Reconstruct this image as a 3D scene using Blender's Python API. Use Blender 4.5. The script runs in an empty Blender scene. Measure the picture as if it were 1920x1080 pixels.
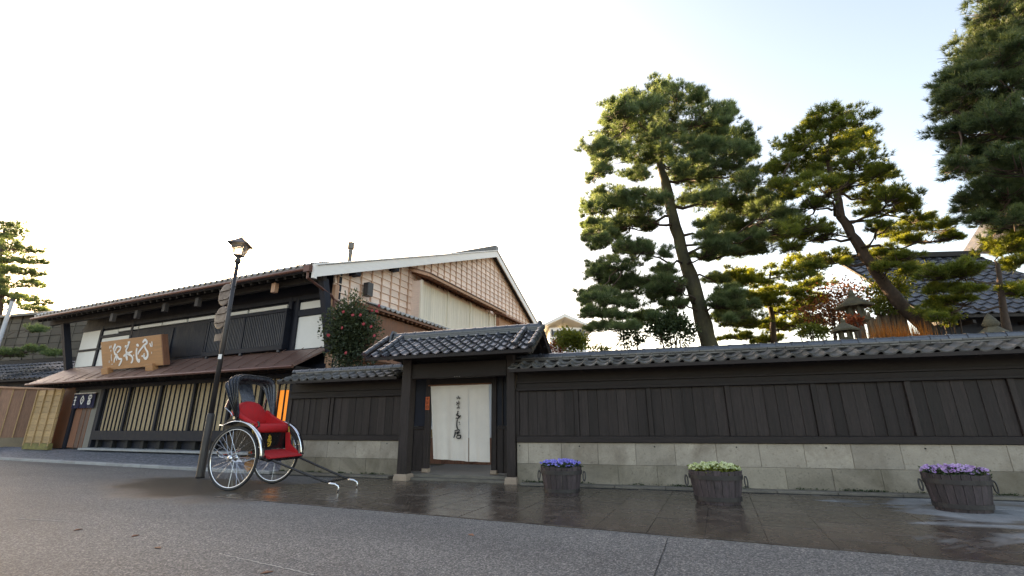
import bpy, math, random
import numpy as np
from math import radians as R, sin, cos, pi, sqrt, atan2
from mathutils import Vector, Matrix
random.seed(7); rng = np.random.default_rng(7)
sc = bpy.context.scene
col = sc.collection

# ------------------------------------------------------------------ camera, sky, sun, exposure
CAM_H = 1.2; PITCH = 16.5; FPX = 849.0
cd = bpy.data.cameras.new('camera'); cam = bpy.data.objects.new('camera', cd); col.objects.link(cam)
cd.sensor_width = 36; cd.lens = FPX / 1920 * 36; cd.clip_start = .05; cd.clip_end = 2000
cam.location = (0, 0, CAM_H); cam.rotation_euler = (Matrix.Rotation(R(90 + PITCH), 4, 'X') @ Matrix.Rotation(R(-.42), 4, 'Z')).to_euler()   # hand-held: a hair of roll
sc.camera = cam
SUN_AZ = -31.0     # degrees from +Y, negative is to the left
SUN_EL = 15.0
w = bpy.data.worlds.new('World'); sc.world = w; w.use_nodes = True
nt = w.node_tree; bg = nt.nodes['Background']
sky = nt.nodes.new('ShaderNodeTexSky'); sky.sky_type = 'NISHITA'; sky.sun_disc = False
sky.sun_elevation = R(SUN_EL); sky.sun_rotation = R(SUN_AZ); sky.air_density = 1.0; sky.dust_density = 2.6; sky.ozone_density = 1.0
nt.links.new(sky.outputs[0], bg.inputs[0]); bg.inputs[1].default_value = .12
sd = bpy.data.lights.new('sun', 'SUN'); sun = bpy.data.objects.new('sun', sd); col.objects.link(sun)
sd.energy = 5.0; sd.angle = R(.6); sd.color = (1, .80, .55)
tos = Vector((sin(R(SUN_AZ)) * cos(R(SUN_EL)), cos(R(SUN_AZ)) * cos(R(SUN_EL)), sin(R(SUN_EL))))
sun.rotation_euler = tos.to_track_quat('Z', 'Y').to_euler()
sc.view_settings.view_transform = 'Standard'; sc.view_settings.look = 'None'
sc.view_settings.exposure = 2.42; sc.view_settings.gamma = 1
sc.view_settings.use_white_balance = True; sc.view_settings.white_balance_temperature = 8200; sc.view_settings.white_balance_tint = 16

# ------------------------------------------------------------------ helpers
_c, _s = cos(R(PITCH)), sin(R(PITCH))
def at(u, v, Y):
    """photo pixel (1920 wide) and a distance Y along the street's depth -> a point in the place"""
    x = (u - 960) / FPX; z = (540 - v) / FPX
    t = Y / (_c - z * _s)
    return Vector((x * t, Y, CAM_H + (_s + z * _c) * t))

def tag(o, label=None, cat=None, group=None, kind=None):
    if label: o['label'] = label
    if cat: o['category'] = cat
    if group: o['group'] = group
    if kind: o['kind'] = kind
    return o
def empty(name, loc=(0, 0, 0), rz=0, label=None, cat=None, group=None, kind=None):
    o = bpy.data.objects.new(name, None); col.objects.link(o)
    o.location = loc; o.rotation_euler = (0, 0, R(rz)); o.empty_display_size = .2
    return tag(o, label, cat, group, kind)
def link(name, me, parent=None, loc=(0, 0, 0), rot=(0, 0, 0), scale=None):
    o = bpy.data.objects.new(name, me); col.objects.link(o)
    o.location = loc; o.rotation_euler = rot
    if scale: o.scale = scale
    if parent: o.parent = parent
    return o

class MB:
    def __init__(s): s.v = []; s.f = []
    def add(s, vs, fs, m=None):
        n = len(s.v)
        s.v += [tuple(m @ Vector(p)) if m is not None else tuple(p) for p in vs]
        s.f += [tuple(i + n for i in q) for q in fs]; return s
    def box(s, x0, x1, y0, y1, z0, z1, m=None):
        vs = [(x0,y0,z0),(x1,y0,z0),(x1,y1,z0),(x0,y1,z0),(x0,y0,z1),(x1,y0,z1),(x1,y1,z1),(x0,y1,z1)]
        return s.add(vs, [(0,3,2,1),(4,5,6,7),(0,1,5,4),(1,2,6,5),(2,3,7,6),(3,0,4,7)], m)
    def cbox(s, x0, x1, y0, y1, z0, z1, c=.006, m=None):
        """box with its front face (y0) chamfered all round"""
        vs = [(x0,y0+c,z0),(x1,y0+c,z0),(x1,y1,z0),(x0,y1,z0),(x0,y0+c,z1),(x1,y0+c,z1),(x1,y1,z1),(x0,y1,z1),
              (x0+c,y0,z0+c),(x1-c,y0,z0+c),(x1-c,y0,z1-c),(x0+c,y0,z1-c)]
        return s.add(vs, [(0,3,2,1),(4,5,6,7),(1,2,6,5),(2,3,7,6),(3,0,4,7),(8,9,10,11),(0,1,9,8),(1,5,10,9),(5,4,11,10),(4,0,8,11)], m)
    def loops(s, loops, closed=True, caps=True, m=None):
        """skin a list of equally long vertex loops"""
        n = len(loops[0]); vs = [p for l in loops for p in l]; fs = []
        for i in range(len(loops) - 1):
            for j in range(n if closed else n - 1):
                k = (j + 1) % n
                fs.append((i*n+j, i*n+k, (i+1)*n+k, (i+1)*n+j))
        if caps:
            fs.append(tuple(range(n - 1, -1, -1))); fs.append(tuple((len(loops)-1)*n + j for j in range(n)))
        return s.add(vs, fs, m)
    def tube(s, path, r, n=8, m=None, caps=True):
        path = [Vector(p) for p in path]; k = len(path)
        rs = r if isinstance(r, (list, tuple)) else [r] * k
        up = None; L = []
        for i, p in enumerate(path):
            t = (path[min(i+1, k-1)] - path[max(i-1, 0)]).normalized()
            if up is None:
                up = Vector((0, 0, 1)) if abs(t.z) < .9 else Vector((1, 0, 0))
            a = t.cross(up)
            if a.length < 1e-4: a = t.cross(Vector((0, 1, 0)))
            a.normalize(); b = a.cross(t).normalized(); up = b
            L.append([p + rs[i] * (cos(2*pi*j/n) * a + sin(2*pi*j/n) * b) for j in range(n)])
        return s.loops(L, True, caps, m)
    def lathe(s, prof, n=16, cx=0, cy=0, sx=1, sy=1, caps=True, m=None):
        L = [[(cx + r*sx*cos(2*pi*j/n), cy + r*sy*sin(2*pi*j/n), z) for j in range(n)] for r, z in prof]
        return s.loops(L, True, caps, m)
    def bar(s, a, b, w, d, side=(0, 1, 0)):
        """square bar from a to b, w across, d along the side direction"""
        a = Vector(a); b = Vector(b); t = (b - a).normalized(); sd_ = Vector(side)
        sd_ = (sd_ - t * sd_.dot(t)).normalized(); o = t.cross(sd_)
        L = [[p + o*w/2*i + sd_*d/2*j for i, j in ((-1,-1),(1,-1),(1,1),(-1,1))] for p in (a, b)]
        return s.loops(L)
    def mesh(s, name, mat, smooth=False):
        me = bpy.data.meshes.new(name); me.from_pydata(s.v, [], s.f); me.validate()
        if mat: me.materials.append(mat)
        if smooth: me.shade_smooth()
        return me
    def build(s, name, mat, parent=None, smooth=False, loc=(0, 0, 0), rot=(0, 0, 0)):
        return link(name, s.mesh(name, mat, smooth), parent, loc, rot)
def B(x0, x1, y0, y1, z0, z1): return MB().box(x0, x1, y0, y1, z0, z1)
def CB(x0, x1, y0, y1, z0, z1, c=.006): return MB().cbox(x0, x1, y0, y1, z0, z1, c)

# ------------------------------------------------------------------ materials
def mat_new(name):
    m = bpy.data.materials.new(name); m.use_nodes = True
    return m, m.node_tree, m.node_tree.nodes['Principled BSDF']
def N(nt, typ, **kw):
    n = nt.nodes.new(typ)
    for k, v in kw.items(): setattr(n, k, v)
    return n
def ramp(nt, fac, pts):
    r = N(nt, 'ShaderNodeValToRGB'); e = r.color_ramp.elements
    while len(e) < len(pts): e.new(.5)
    for i, (p, c) in enumerate(pts):
        e[i].position = p; e[i].color = (*c, 1) if len(c) == 3 else c
    nt.links.new(fac, r.inputs[0]); return r.outputs[0]
def M(name, c, rough=.7, var=.3, scale=6, stretch=(1, 1, 1), rand=.25, bump=.15, bscale=None, metal=0, spec=.5, world=False, c2=None, rvar=.15):
    """weathered surface: two-scale noise on colour, roughness and relief; rand varies from piece to piece"""
    m, nt, p = mat_new(name); L = nt.links.new
    if world: co = N(nt, 'ShaderNodeNewGeometry').outputs['Position']
    else: co = N(nt, 'ShaderNodeTexCoord').outputs['Object']
    oi = N(nt, 'ShaderNodeObjectInfo')
    mp = N(nt, 'ShaderNodeVectorMath', operation='MULTIPLY'); L(co, mp.inputs[0]); mp.inputs[1].default_value = stretch
    of = N(nt, 'ShaderNodeVectorMath', operation='ADD'); L(mp.outputs[0], of.inputs[0])
    om = N(nt, 'ShaderNodeMath', operation='MULTIPLY'); L(oi.outputs['Random'], om.inputs[0]); om.inputs[1].default_value = 37 if not world else 0
    L(om.outputs[0], of.inputs[1])
    n1 = N(nt, 'ShaderNodeTexNoise'); n1.inputs['Scale'].default_value = scale; n1.inputs['Detail'].default_value = 6; n1.inputs['Roughness'].default_value = .65
    n2 = N(nt, 'ShaderNodeTexNoise'); n2.inputs['Scale'].default_value = bscale or scale * 9; n2.inputs['Detail'].default_value = 4
    L(of.outputs[0], n1.inputs['Vector']); L(of.outputs[0], n2.inputs['Vector'])
    c = Vector(c); lo = c * (1 - var); hi = Vector(c2) if c2 else c * (1 + var)
    colr = ramp(nt, n1.outputs[0], [(.3, tuple(lo)), (.7, tuple(hi))])
    mx = N(nt, 'ShaderNodeMix', data_type='RGBA', blend_type='MULTIPLY'); mx.inputs[0].default_value = 1
    L(colr, mx.inputs[6])
    fr = ramp(nt, n2.outputs[0], [(.25, (1 - var*.6,)*3), (.75, (1 + var*.4,)*3)])
    L(fr, mx.inputs[7])
    mr = N(nt, 'ShaderNodeMapRange'); L(oi.outputs['Random'], mr.inputs[0]); mr.inputs[3].default_value = 1 - rand; mr.inputs[4].default_value = 1 + rand
    m2 = N(nt, 'ShaderNodeVectorMath', operation='SCALE'); L(mx.outputs[2], m2.inputs[0]); L(mr.outputs[0], m2.inputs['Scale'])
    L(m2.outputs[0], p.inputs['Base Color'])
    rr = N(nt, 'ShaderNodeMapRange'); L(n1.outputs[0], rr.inputs[0]); rr.inputs[1].default_value = .3; rr.inputs[2].default_value = .7
    rr.inputs[3].default_value = max(.02, rough - rvar); rr.inputs[4].default_value = min(1, rough + rvar); L(rr.outputs[0], p.inputs['Roughness'])
    p.inputs['Metallic'].default_value = metal; p.inputs['Specular IOR Level'].default_value = spec
    if bump:
        b = N(nt, 'ShaderNodeBump'); b.inputs['Strength'].default_value = bump; b.inputs['Distance'].default_value = .01
        L(n2.outputs[0], b.inputs['Height']); L(b.outputs[0], p.inputs['Normal'])
    return m
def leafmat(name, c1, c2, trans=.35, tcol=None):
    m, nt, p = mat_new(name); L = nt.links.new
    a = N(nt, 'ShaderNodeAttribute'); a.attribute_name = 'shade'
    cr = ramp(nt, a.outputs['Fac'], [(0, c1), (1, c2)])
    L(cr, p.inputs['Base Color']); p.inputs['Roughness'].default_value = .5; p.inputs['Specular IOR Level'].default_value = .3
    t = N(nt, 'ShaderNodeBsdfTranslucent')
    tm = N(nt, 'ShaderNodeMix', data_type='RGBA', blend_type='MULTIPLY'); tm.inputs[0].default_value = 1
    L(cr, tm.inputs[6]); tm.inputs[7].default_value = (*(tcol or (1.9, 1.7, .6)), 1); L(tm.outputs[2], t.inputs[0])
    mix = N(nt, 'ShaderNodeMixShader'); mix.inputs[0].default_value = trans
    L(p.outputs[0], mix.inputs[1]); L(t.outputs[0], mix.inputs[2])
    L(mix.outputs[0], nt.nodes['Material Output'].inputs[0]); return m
def flat(name, c, rough=.6, metal=0, emit=None, es=1):
    m, nt, p = mat_new(name); p.inputs['Base Color'].default_value = (*c, 1); p.inputs['Roughness'].default_value = rough; p.inputs['Metallic'].default_value = metal
    if emit: p.inputs['Emission Color'].default_value = (*emit, 1); p.inputs['Emission Strength'].default_value = es
    return m

darkwood = M('dark_stained_wood', (.030, .0215, .0200), .62, .5, 3, (9, 9, .55), .26, .5, 22, c2=(.050, .038, .036), spec=.28)
darkbeam = M('dark_beam_wood', (.025, .019, .018), .65, .4, 3, (.8, 8, 8), .15, .3, 20, spec=.28)
blackwood = M('black_lattice_wood', (.013, .0155, .025), .62, .3, 4, (6, 6, .8), .15, .2, 20, spec=.25)
soffit = M('soffit_wood', (.022, .018, .017), .8, .3, 2, (6, .8, 6), .15, .2, 12)
palewood = M('pale_cedar', (.86, .665, .555), .7, .10, 3, (1, .8, 8), .10, .2, 14)
battenwood = M('batten_cedar', (.55, .32, .21), .7, .2, 3, (8, 8, .8), .12, .2, 14)
fascia_m = M('pale_fascia', (.90, .86, .82), .7, .04, 2, (6, .6, 6), .05, .1, 12)
redwood = M('red_brown_wood', (.22, .095, .055), .65, .3, 3, (6, 6, .8), .2, .25, 14)
signwood = M('signboard_wood', (.42, .21, .095), .55, .22, 2, (.7, 5, 7), .08, .2, 14)
fencewood = M('fence_cedar', (.33, .185, .125), .75, .25, 3, (7, 7, .7), .25, .25, 14)
bamboo = M('split_bamboo', (.42, .27, .13), .6, .3, 3, (.8, 5, 9), .22, .3, 14)
blind_m = M('reed_blind', (.54, .41, .255), .8, .12, 4, (.8, 4, 16), .06, .3, 12)
def stained(name, c, dark, lo, hi, rand=.14):
    """dressed stone with brown water stains and dark pitting of their own shape"""
    m = M(name, c, .85, .18, 2.5, (1, 1, 1), rand, .45, 45); nt = m.node_tree; L = nt.links.new; p = nt.nodes['Principled BSDF']
    src = p.inputs['Base Color'].links[0].from_socket
    g = N(nt, 'ShaderNodeNewGeometry').outputs['Position']
    a = N(nt, 'ShaderNodeTexNoise'); a.inputs['Scale'].default_value = 1.1; a.inputs['Detail'].default_value = 8; a.inputs['Roughness'].default_value = .68; a.inputs['Distortion'].default_value = .5; L(g, a.inputs['Vector'])
    b = N(nt, 'ShaderNodeTexNoise'); b.inputs['Scale'].default_value = 22; b.inputs['Detail'].default_value = 5; L(g, b.inputs['Vector'])
    f = ramp(nt, a.outputs[0], [(lo, (0, 0, 0)), (hi, (.9, .9, .9))]); f2 = ramp(nt, b.outputs[0], [(.58, (0, 0, 0)), (.75, (.6, .6, .6))])
    mx = N(nt, 'ShaderNodeMix', data_type='RGBA'); L(f, mx.inputs[0]); L(src, mx.inputs[6]); mx.inputs[7].default_value = (*dark, 1)
    m2 = N(nt, 'ShaderNodeMix', data_type='RGBA'); L(f2, m2.inputs[0]); L(mx.outputs[2], m2.inputs[6]); m2.inputs[7].default_value = (*[q*.8 for q in dark], 1)
    L(m2.outputs[2], p.inputs['Base Color']); return m
stone = stained('wall_stone', (.35, .305, .25), (.19, .155, .12), .48, .70)
kerbstone = M('kerb_stone', (.14, .125, .105), .7, .3, 3, (1, 1, 1), .12, .3, 60)
palekerb = M('pale_kerb_stone', (.27, .28, .285), .7, .2, 3, (1, 1, 1), .12, .3, 60)
tanstone = M('footing_stone', (.33, .25, .19), .8, .2, 4, (1, 1, 1), .1, .3, 60)
greystone = M('lantern_stone', (.085, .074, .055), .9, .4, 5, (1, 1, 1), .1, .7, 40, c2=(.14, .125, .08))
plaster = M('white_plaster', (.78, .77, .74), .9, .04, 2, (1, 1, 1), .02, .08, 30)
tile_m = M('glazed_roof_tile', (.040, .043, .052), .22, .3, 6, (1, 1, 1), .35, .10, 40, spec=.9, rvar=.10)
tile_old = M('weathered_roof_tile', (.105, .10, .094), .42, .4, 7, (1, 1, 1), .4, .25, 40, spec=.55)
tile_light = M('silver_glare_tile', (.40, .39, .38), .45, .2, 7, (1, 1, 1), .2, .2, 40)  # silver-grey tile, lightened further: sky glare is put into its colour
copper = M('brown_metal_roof', (.20, .118, .098), .40, .2, 3, (1, 3, 1), .06, .05, 20, metal=.3)
gutter_m = M('copper_brown_gutter', (.13, .055, .042), .4, .2, 5, (1, 1, 1), .06, .05, 30, metal=.4)
iron = M('dark_brown_paint', (.030, .026, .027), .45, .2, 6, (1, 1, 1), .05, .06, 40)
signback = M('brown_sign_back', (.045, .024, .022), .5, .15, 6, (1, 1, 1), .06, .06, 40)
chrome = M('polished_metal', (.75, .76, .78), .16, .08, 20, (1, 1, 1), .05, .03, 60, metal=1, rvar=.06)
rubber = M('tyre_rubber', (.022, .022, .024), .7, .2, 20, (1, 1, 1), .05, .2, 90)
redcloth = M('red_cloth', (.50, .012, .016), .8, .16, 7, (1, 1, 1), .04, .45, 24)
hoodcloth = M('black_hood_vinyl', (.062, .070, .090), .27, .3, 10, (1, 1, 1), .08, .4, 30, spec=.6)
lacquer = M('black_lacquer', (.012, .011, .012), .22, .2, 6, (1, 1, 1), .05, .03, 30)
gold = flat('gold_paint', (.62, .40, .05), .45)
whitepaint = flat('white_lettering', (.82, .80, .78), .7)
ink = M('black_ink', (.016, .014, .013), .85, .5, 30, (1, 1, 1), .2, 0)
orangeplate = M('orange_plate', (.62, .12, .035), .6, .15, 9, (1, 1, 1), .05, .1)
linen = M('white_linen', (.70, .635, .57), .9, .07, 2, (1, 1, 1), .05, .25, 220)
indigo = M('indigo_cloth', (.016, .015, .05), .85, .2, 6, (1, 1, 1), .06, .2, 120)
barrel_m = M('weathered_stave', (.048, .037, .038), .7, .45, 4, (8, 8, 1), .35, .45, 24, c2=(.085, .062, .068))
soil = M('dark_soil', (.03, .022, .016), .95, .4, 20, (1, 1, 1), .05, .6, 80)
bark = M('pine_bark', (.075, .050, .038), .9, .45, 5, (1, 1, .5), .1, 1.0, 18)
bark_moss = M('mossy_pine_bark', (.075, .062, .046), .9, .4, 3, (1, 1, .5), .1, 1.0, 16, c2=(.115, .105, .055))
pine_l = leafmat('pine_needles', (.048, .086, .045), (.21, .27, .13), .42, (1.45, 1.45, .8))
pine_y = leafmat('golden_pine_needles', (.055, .090, .026), (.235, .275, .065), .44)
pine_d = leafmat('deep_pine_needles', (.030, .060, .036), (.125, .175, .075), .34, (1.7, 1.5, .7))
leaf_d = leafmat('glossy_leaves', (.022, .042, .020), (.075, .105, .045), .18)
leaf_c = leafmat('camellia_leaves', (.024, .038, .022), (.085, .105, .055), .18)
leaf_y = leafmat('yellow_green_leaves', (.07, .10, .02), (.22, .24, .05), .3)
leaf_r = leafmat('red_brown_leaves', (.16, .035, .02), (.38, .12, .05), .35, (1.5, 1.0, .6))
leaf_m = leafmat('russet_leaves', (.10, .045, .025), (.28, .13, .06), .35, (1.4, 1.0, .6))
grass_o = leafmat('orange_dry_grass', (.30, .10, .02), (.55, .24, .05), .4, (1.4, 1.1, .6))
petal_b = leafmat('violet_blue_petals', (.10, .085, .50), (.42, .38, .82), .2, (1, 1, 1))
petal_w = leafmat('cream_petals', (.30, .36, .10), (.78, .80, .52), .2, (1, 1, 1))
petal_p = leafmat('mauve_petals', (.26, .10, .36), (.66, .50, .72), .2, (1, 1, 1))
petal_r = flat('camellia_red', (.40, .045, .06), .6)

def glassmat(name, c, alpha=.5):
    m, nt, p = mat_new(name)
    p.inputs['Base Color'].default_value = (*c, 1); p.inputs['Roughness'].default_value = .25; p.inputs['Transmission Weight'].default_value = alpha
    return m
frost = glassmat('frosted_glass', (.95, .94, .92), .92)
winglass = flat('window_glass', (.06, .07, .08), .06)

def asphalt():
    m, nt, p = mat_new('asphalt'); L = nt.links.new
    g = N(nt, 'ShaderNodeNewGeometry').outputs['Position']
    v = N(nt, 'ShaderNodeTexVoronoi'); v.inputs['Scale'].default_value = 75; L(g, v.inputs['Vector'])
    v2 = N(nt, 'ShaderNodeTexVoronoi'); v2.inputs['Scale'].default_value = 190; L(g, v2.inputs['Vector'])
    big = N(nt, 'ShaderNodeTexNoise'); big.inputs['Scale'].default_value = .45; big.inputs['Detail'].default_value = 5; rb = N(nt, 'ShaderNodeVectorRotate'); rb.rotation_type = 'Z_AXIS'; L(g, rb.inputs['Vector']); rb.inputs['Angle'].default_value = R(24)
    rs_ = N(nt, 'ShaderNodeVectorMath', operation='MULTIPLY'); L(rb.outputs[0], rs_.inputs[0]); rs_.inputs[1].default_value = (.45, 1.5, 1); L(rs_.outputs[0], big.inputs['Vector'])
    sp = N(nt, 'ShaderNodeSeparateColor'); L(v.outputs['Color'], sp.inputs[0])
    c1 = ramp(nt, sp.outputs[0], [(0, (.050, .051, .054)), (.5, (.098, .099, .100)), (.85, (.18, .178, .175)), (1, (.27, .26, .25))])
    sp2 = N(nt, 'ShaderNodeSeparateColor'); L(v2.outputs['Color'], sp2.inputs[0])
    c2 = ramp(nt, sp2.outputs[1], [(0, (.6, .6, .6)), (1, (1.4, 1.4, 1.4))])
    mx = N(nt, 'ShaderNodeMix', data_type='RGBA', blend_type='MULTIPLY'); mx.inputs[0].default_value = 1; L(c1, mx.inputs[6]); L(c2, mx.inputs[7])
    c3 = ramp(nt, big.outputs[0], [(.3, (.68, .68, .69)), (.5, (.98, .97, .95)), (.7, (1.28, 1.25, 1.2))])
    m3 = N(nt, 'ShaderNodeMix', data_type='RGBA', blend_type='MULTIPLY'); m3.inputs[0].default_value = 1; L(mx.outputs[2], m3.inputs[6]); L(c3, m3.inputs[7])
    # water that ran off the paving has soaked a patch of road beside the rickshaw
    mp = N(nt, 'ShaderNodeVectorMath', operation='SUBTRACT'); L(g, mp.inputs[0]); mp.inputs[1].default_value = (-6.0, 9.7, 0)
    ro = N(nt, 'ShaderNodeVectorRotate'); ro.rotation_type = 'Z_AXIS'; L(mp.outputs[0], ro.inputs['Vector']); ro.inputs['Angle'].default_value = R(25)
    ms = N(nt, 'ShaderNodeVectorMath', operation='MULTIPLY'); L(ro.outputs[0], ms.inputs[0]); ms.inputs[1].default_value = (.30, .75, 0)
    ln_ = N(nt, 'ShaderNodeVectorMath', operation='LENGTH'); L(ms.outputs[0], ln_.inputs[0])
    wn = N(nt, 'ShaderNodeTexNoise'); wn.inputs['Scale'].default_value = 1.1; wn.inputs['Detail'].default_value = 6; L(g, wn.inputs['Vector'])
    wa = N(nt, 'ShaderNodeMath', operation='MULTIPLY_ADD'); L(wn.outputs[0], wa.inputs[0]); wa.inputs[1].default_value = 1.1; L(ln_.outputs['Value'], wa.inputs[2])
    wf = N(nt, 'ShaderNodeMapRange'); wf.interpolation_type = 'SMOOTHSTEP'; L(wa.outputs[0], wf.inputs[0]); wf.inputs[1].default_value = 1.15; wf.inputs[2].default_value = 1.75; wf.inputs[3].default_value = 1; wf.inputs[4].default_value = 0
    wm = N(nt, 'ShaderNodeMix', data_type='RGBA'); L(wf.outputs[0], wm.inputs[0]); L(m3.outputs[2], wm.inputs[6]); wm.inputs[7].default_value = (.066, .054, .044, 1)
    L(wm.outputs[2], p.inputs['Base Color']); p.inputs['Specular IOR Level'].default_value = .4
    wr = N(nt, 'ShaderNodeMapRange'); L(wf.outputs[0], wr.inputs[0]); wr.inputs[3].default_value = .72; wr.inputs[4].default_value = .30; L(wr.outputs[0], p.inputs['Roughness'])
    b = N(nt, 'ShaderNodeBump'); b.inputs['Strength'].default_value = .7; b.inputs['Distance'].default_value = .005; b.invert = True
    L(v.outputs['Distance'], b.inputs['Height']); L(b.outputs[0], p.inputs['Normal'])
    return m
def wetstone():
    """paving that is wet in patches: dry stone lighter and rougher, wet stone dark and glossy"""
    m, nt, p = mat_new('wet_paving'); L = nt.links.new
    g = N(nt, 'ShaderNodeNewGeometry').outputs['Position']; oi = N(nt, 'ShaderNodeObjectInfo')
    big = N(nt, 'ShaderNodeTexNoise'); big.inputs['Scale'].default_value = .55; big.inputs['Detail'].default_value = 6; big.inputs['Roughness'].default_value = .6; big.inputs['Distortion'].default_value = .6
    st = N(nt, 'ShaderNodeVectorMath', operation='MULTIPLY'); st.inputs[1].default_value = (.8, 1.7, 1); L(g, st.inputs[0]); L(st.outputs[0], big.inputs['Vector'])
    # the far right of the pavement has dried most: distance along the street shifts the balance
    sx = N(nt, 'ShaderNodeSeparateXYZ'); L(g, sx.inputs[0])
    mr = N(nt, 'ShaderNodeMapRange'); L(sx.outputs[0], mr.inputs[0]); mr.inputs[1].default_value = 3.2; mr.inputs[2].default_value = 6.5; mr.inputs[3].default_value = -.16; mr.inputs[4].default_value = .12
    ad = N(nt, 'ShaderNodeMath', operation='ADD'); L(big.outputs[0], ad.inputs[0]); L(mr.outputs[0], ad.inputs[1])
    dry = N(nt, 'ShaderNodeMapRange'); dry.interpolation_type = 'SMOOTHSTEP'; L(ad.outputs[0], dry.inputs[0]); dry.inputs[1].default_value = .50; dry.inputs[2].default_value = .60
    fine = N(nt, 'ShaderNodeTexNoise'); fine.inputs['Scale'].default_value = 55; fine.inputs['Detail'].default_value = 5; L(g, fine.inputs['Vector'])
    med = N(nt, 'ShaderNodeTexNoise'); med.inputs['Scale'].default_value = 4; med.inputs['Detail'].default_value = 6; L(g, med.inputs['Vector'])
    wetc = ramp(nt, med.outputs[0], [(.3, (.050, .037, .029)), (.7, (.098, .076, .060))])
    dryc = ramp(nt, med.outputs[0], [(.3, (.17, .175, .18)), (.7, (.24, .245, .25))])
    mx = N(nt, 'ShaderNodeMix', data_type='RGBA'); L(dry.outputs[0], mx.inputs[0]); L(wetc, mx.inputs[6]); L(dryc, mx.inputs[7])
    fr = ramp(nt, fine.outputs[0], [(.3, (.75,)*3), (.7, (1.2,)*3)])
    m2 = N(nt, 'ShaderNodeMix', data_type='RGBA', blend_type='MULTIPLY'); m2.inputs[0].default_value = 1; L(mx.outputs[2], m2.inputs[6]); L(fr, m2.inputs[7])
    rr = N(nt, 'ShaderNodeMapRange'); L(oi.outputs['Random'], rr.inputs[0]); rr.inputs[3].default_value = .82; rr.inputs[4].default_value = 1.18
    sc_ = N(nt, 'ShaderNodeVectorMath', operation='SCALE'); L(m2.outputs[2], sc_.inputs[0]); L(rr.outputs[0], sc_.inputs['Scale']); L(sc_.outputs[0], p.inputs['Base Color'])
    wr = N(nt, 'ShaderNodeMapRange'); L(med.outputs[0], wr.inputs[0]); wr.inputs[1].default_value = .3; wr.inputs[2].default_value = .7; wr.inputs[3].default_value = .14; wr.inputs[4].default_value = .34
    rm = N(nt, 'ShaderNodeMix', data_type='FLOAT'); L(dry.outputs[0], rm.inputs[0]); L(wr.outputs[0], rm.inputs[2]); rm.inputs[3].default_value = .7
    L(rm.outputs[0], p.inputs['Roughness'])
    b = N(nt, 'ShaderNodeBump'); b.inputs['Strength'].default_value = .12; b.inputs['Distance'].default_value = .01; L(fine.outputs[0], b.inputs['Height']); L(b.outputs[0], p.inputs['Normal'])
    return m
def gravel():
    m, nt, p = mat_new('blue_grey_gravel'); L = nt.links.new
    g = N(nt, 'ShaderNodeNewGeometry').outputs['Position']
    v = N(nt, 'ShaderNodeTexVoronoi'); v.inputs['Scale'].default_value = 16; L(g, v.inputs['Vector'])
    sp = N(nt, 'ShaderNodeSeparateColor'); L(v.outputs['Color'], sp.inputs[0])
    c = ramp(nt, sp.outputs[0], [(0, (.06, .07, .09)), (.6, (.12, .135, .165)), (1, (.24, .25, .28))]); L(c, p.inputs['Base Color'])
    p.inputs['Roughness'].default_value = .6
    b = N(nt, 'ShaderNodeBump'); b.inputs['Strength'].default_value = 1; b.inputs['Distance'].default_value = .03; b.invert = True
    L(v.outputs['Distance'], b.inputs['Height']); L(b.outputs[0], p.inputs['Normal']); return m
def mossy_stone(): return stained('damp_wall_stone', (.27, .235, .185), (.135, .112, .078), .40, .66, .18)
asph = asphalt(); wet = wetstone(); grav = gravel(); stone_low = mossy_stone()
earth = M('garden_earth', (.10, .085, .06), .95, .3, 2, (1, 1, 1), 0, .4, 20, world=True)

# ------------------------------------------------------------------ ground
tag(MB().add([(-400,-150,-.03),(400,-150,-.03),(400,600,-.03),(-400,600,-.03)], [(0,1,2,3)]).build('ground', earth), kind='structure')
tag(MB().add([(-80,-25,0),(45,-25,0),(45,14,0),(-2,14,0),(-16,22,0),(-80,50,0)], [(0,1,2,3,4,5)]).build('road', asph), kind='structure')
PA = -23.5
pav = empty('pavement', (0, 6.22, 0), PA, kind='structure')
def pv(x, y):  # pavement frame -> world
    return (x*cos(R(PA)) - y*sin(R(PA)), 6.22 + x*sin(R(PA)) + y*cos(R(PA)))
MB().add([(-5.4,.02,.004),(11.5,.02,.004),(11.5,5.6,.004),(-5.4,4.2,.004)], [(0,1,2,3)]).build('joint_bed', wet, pav)
slab_me = []
for wd in (.596,):
    b = MB(); b.cbox(-wd/2, wd/2, -.014, 0, -.446, .446, .004, Matrix.Rotation(R(-90), 4, 'X')); slab_me.append(b.mesh('slab', wet))
for i in range(31):
    for j in range(6):
        x = -7.4 + i*.6 + .3; y = .45 + j*.9 + (.45 if i % 2 else 0) - .45
        if j == 0 and i % 2 == 0: pass
        X, Y = pv(x, y)
        if y < .3 or y > 4.9: continue
        if x < -5.3 + random.uniform(-.5, .3): continue
        wallY = 9.9 - X*.283 if X > 0 else 9.9 - X*.42
        if Y > wallY + .3: continue
        o = link('slab', slab_me[0], pav, (x + random.uniform(-.002, .002), y, random.uniform(-.002, .002)), (random.uniform(-.002, .002), random.uniform(-.002, .002), random.uniform(-.003, .003)))
half = MB(); half.cbox(-.298, .298, -.014, 0, -.215, .215, .004, Matrix.Rotation(R(-90), 4, 'X')); half = half.mesh('slab', wet)
for i in range(4, 31, 2): link('slab', half, pav, (-7.4 + i*.6 + .3, .23, random.uniform(-.002, .002)))
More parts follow.
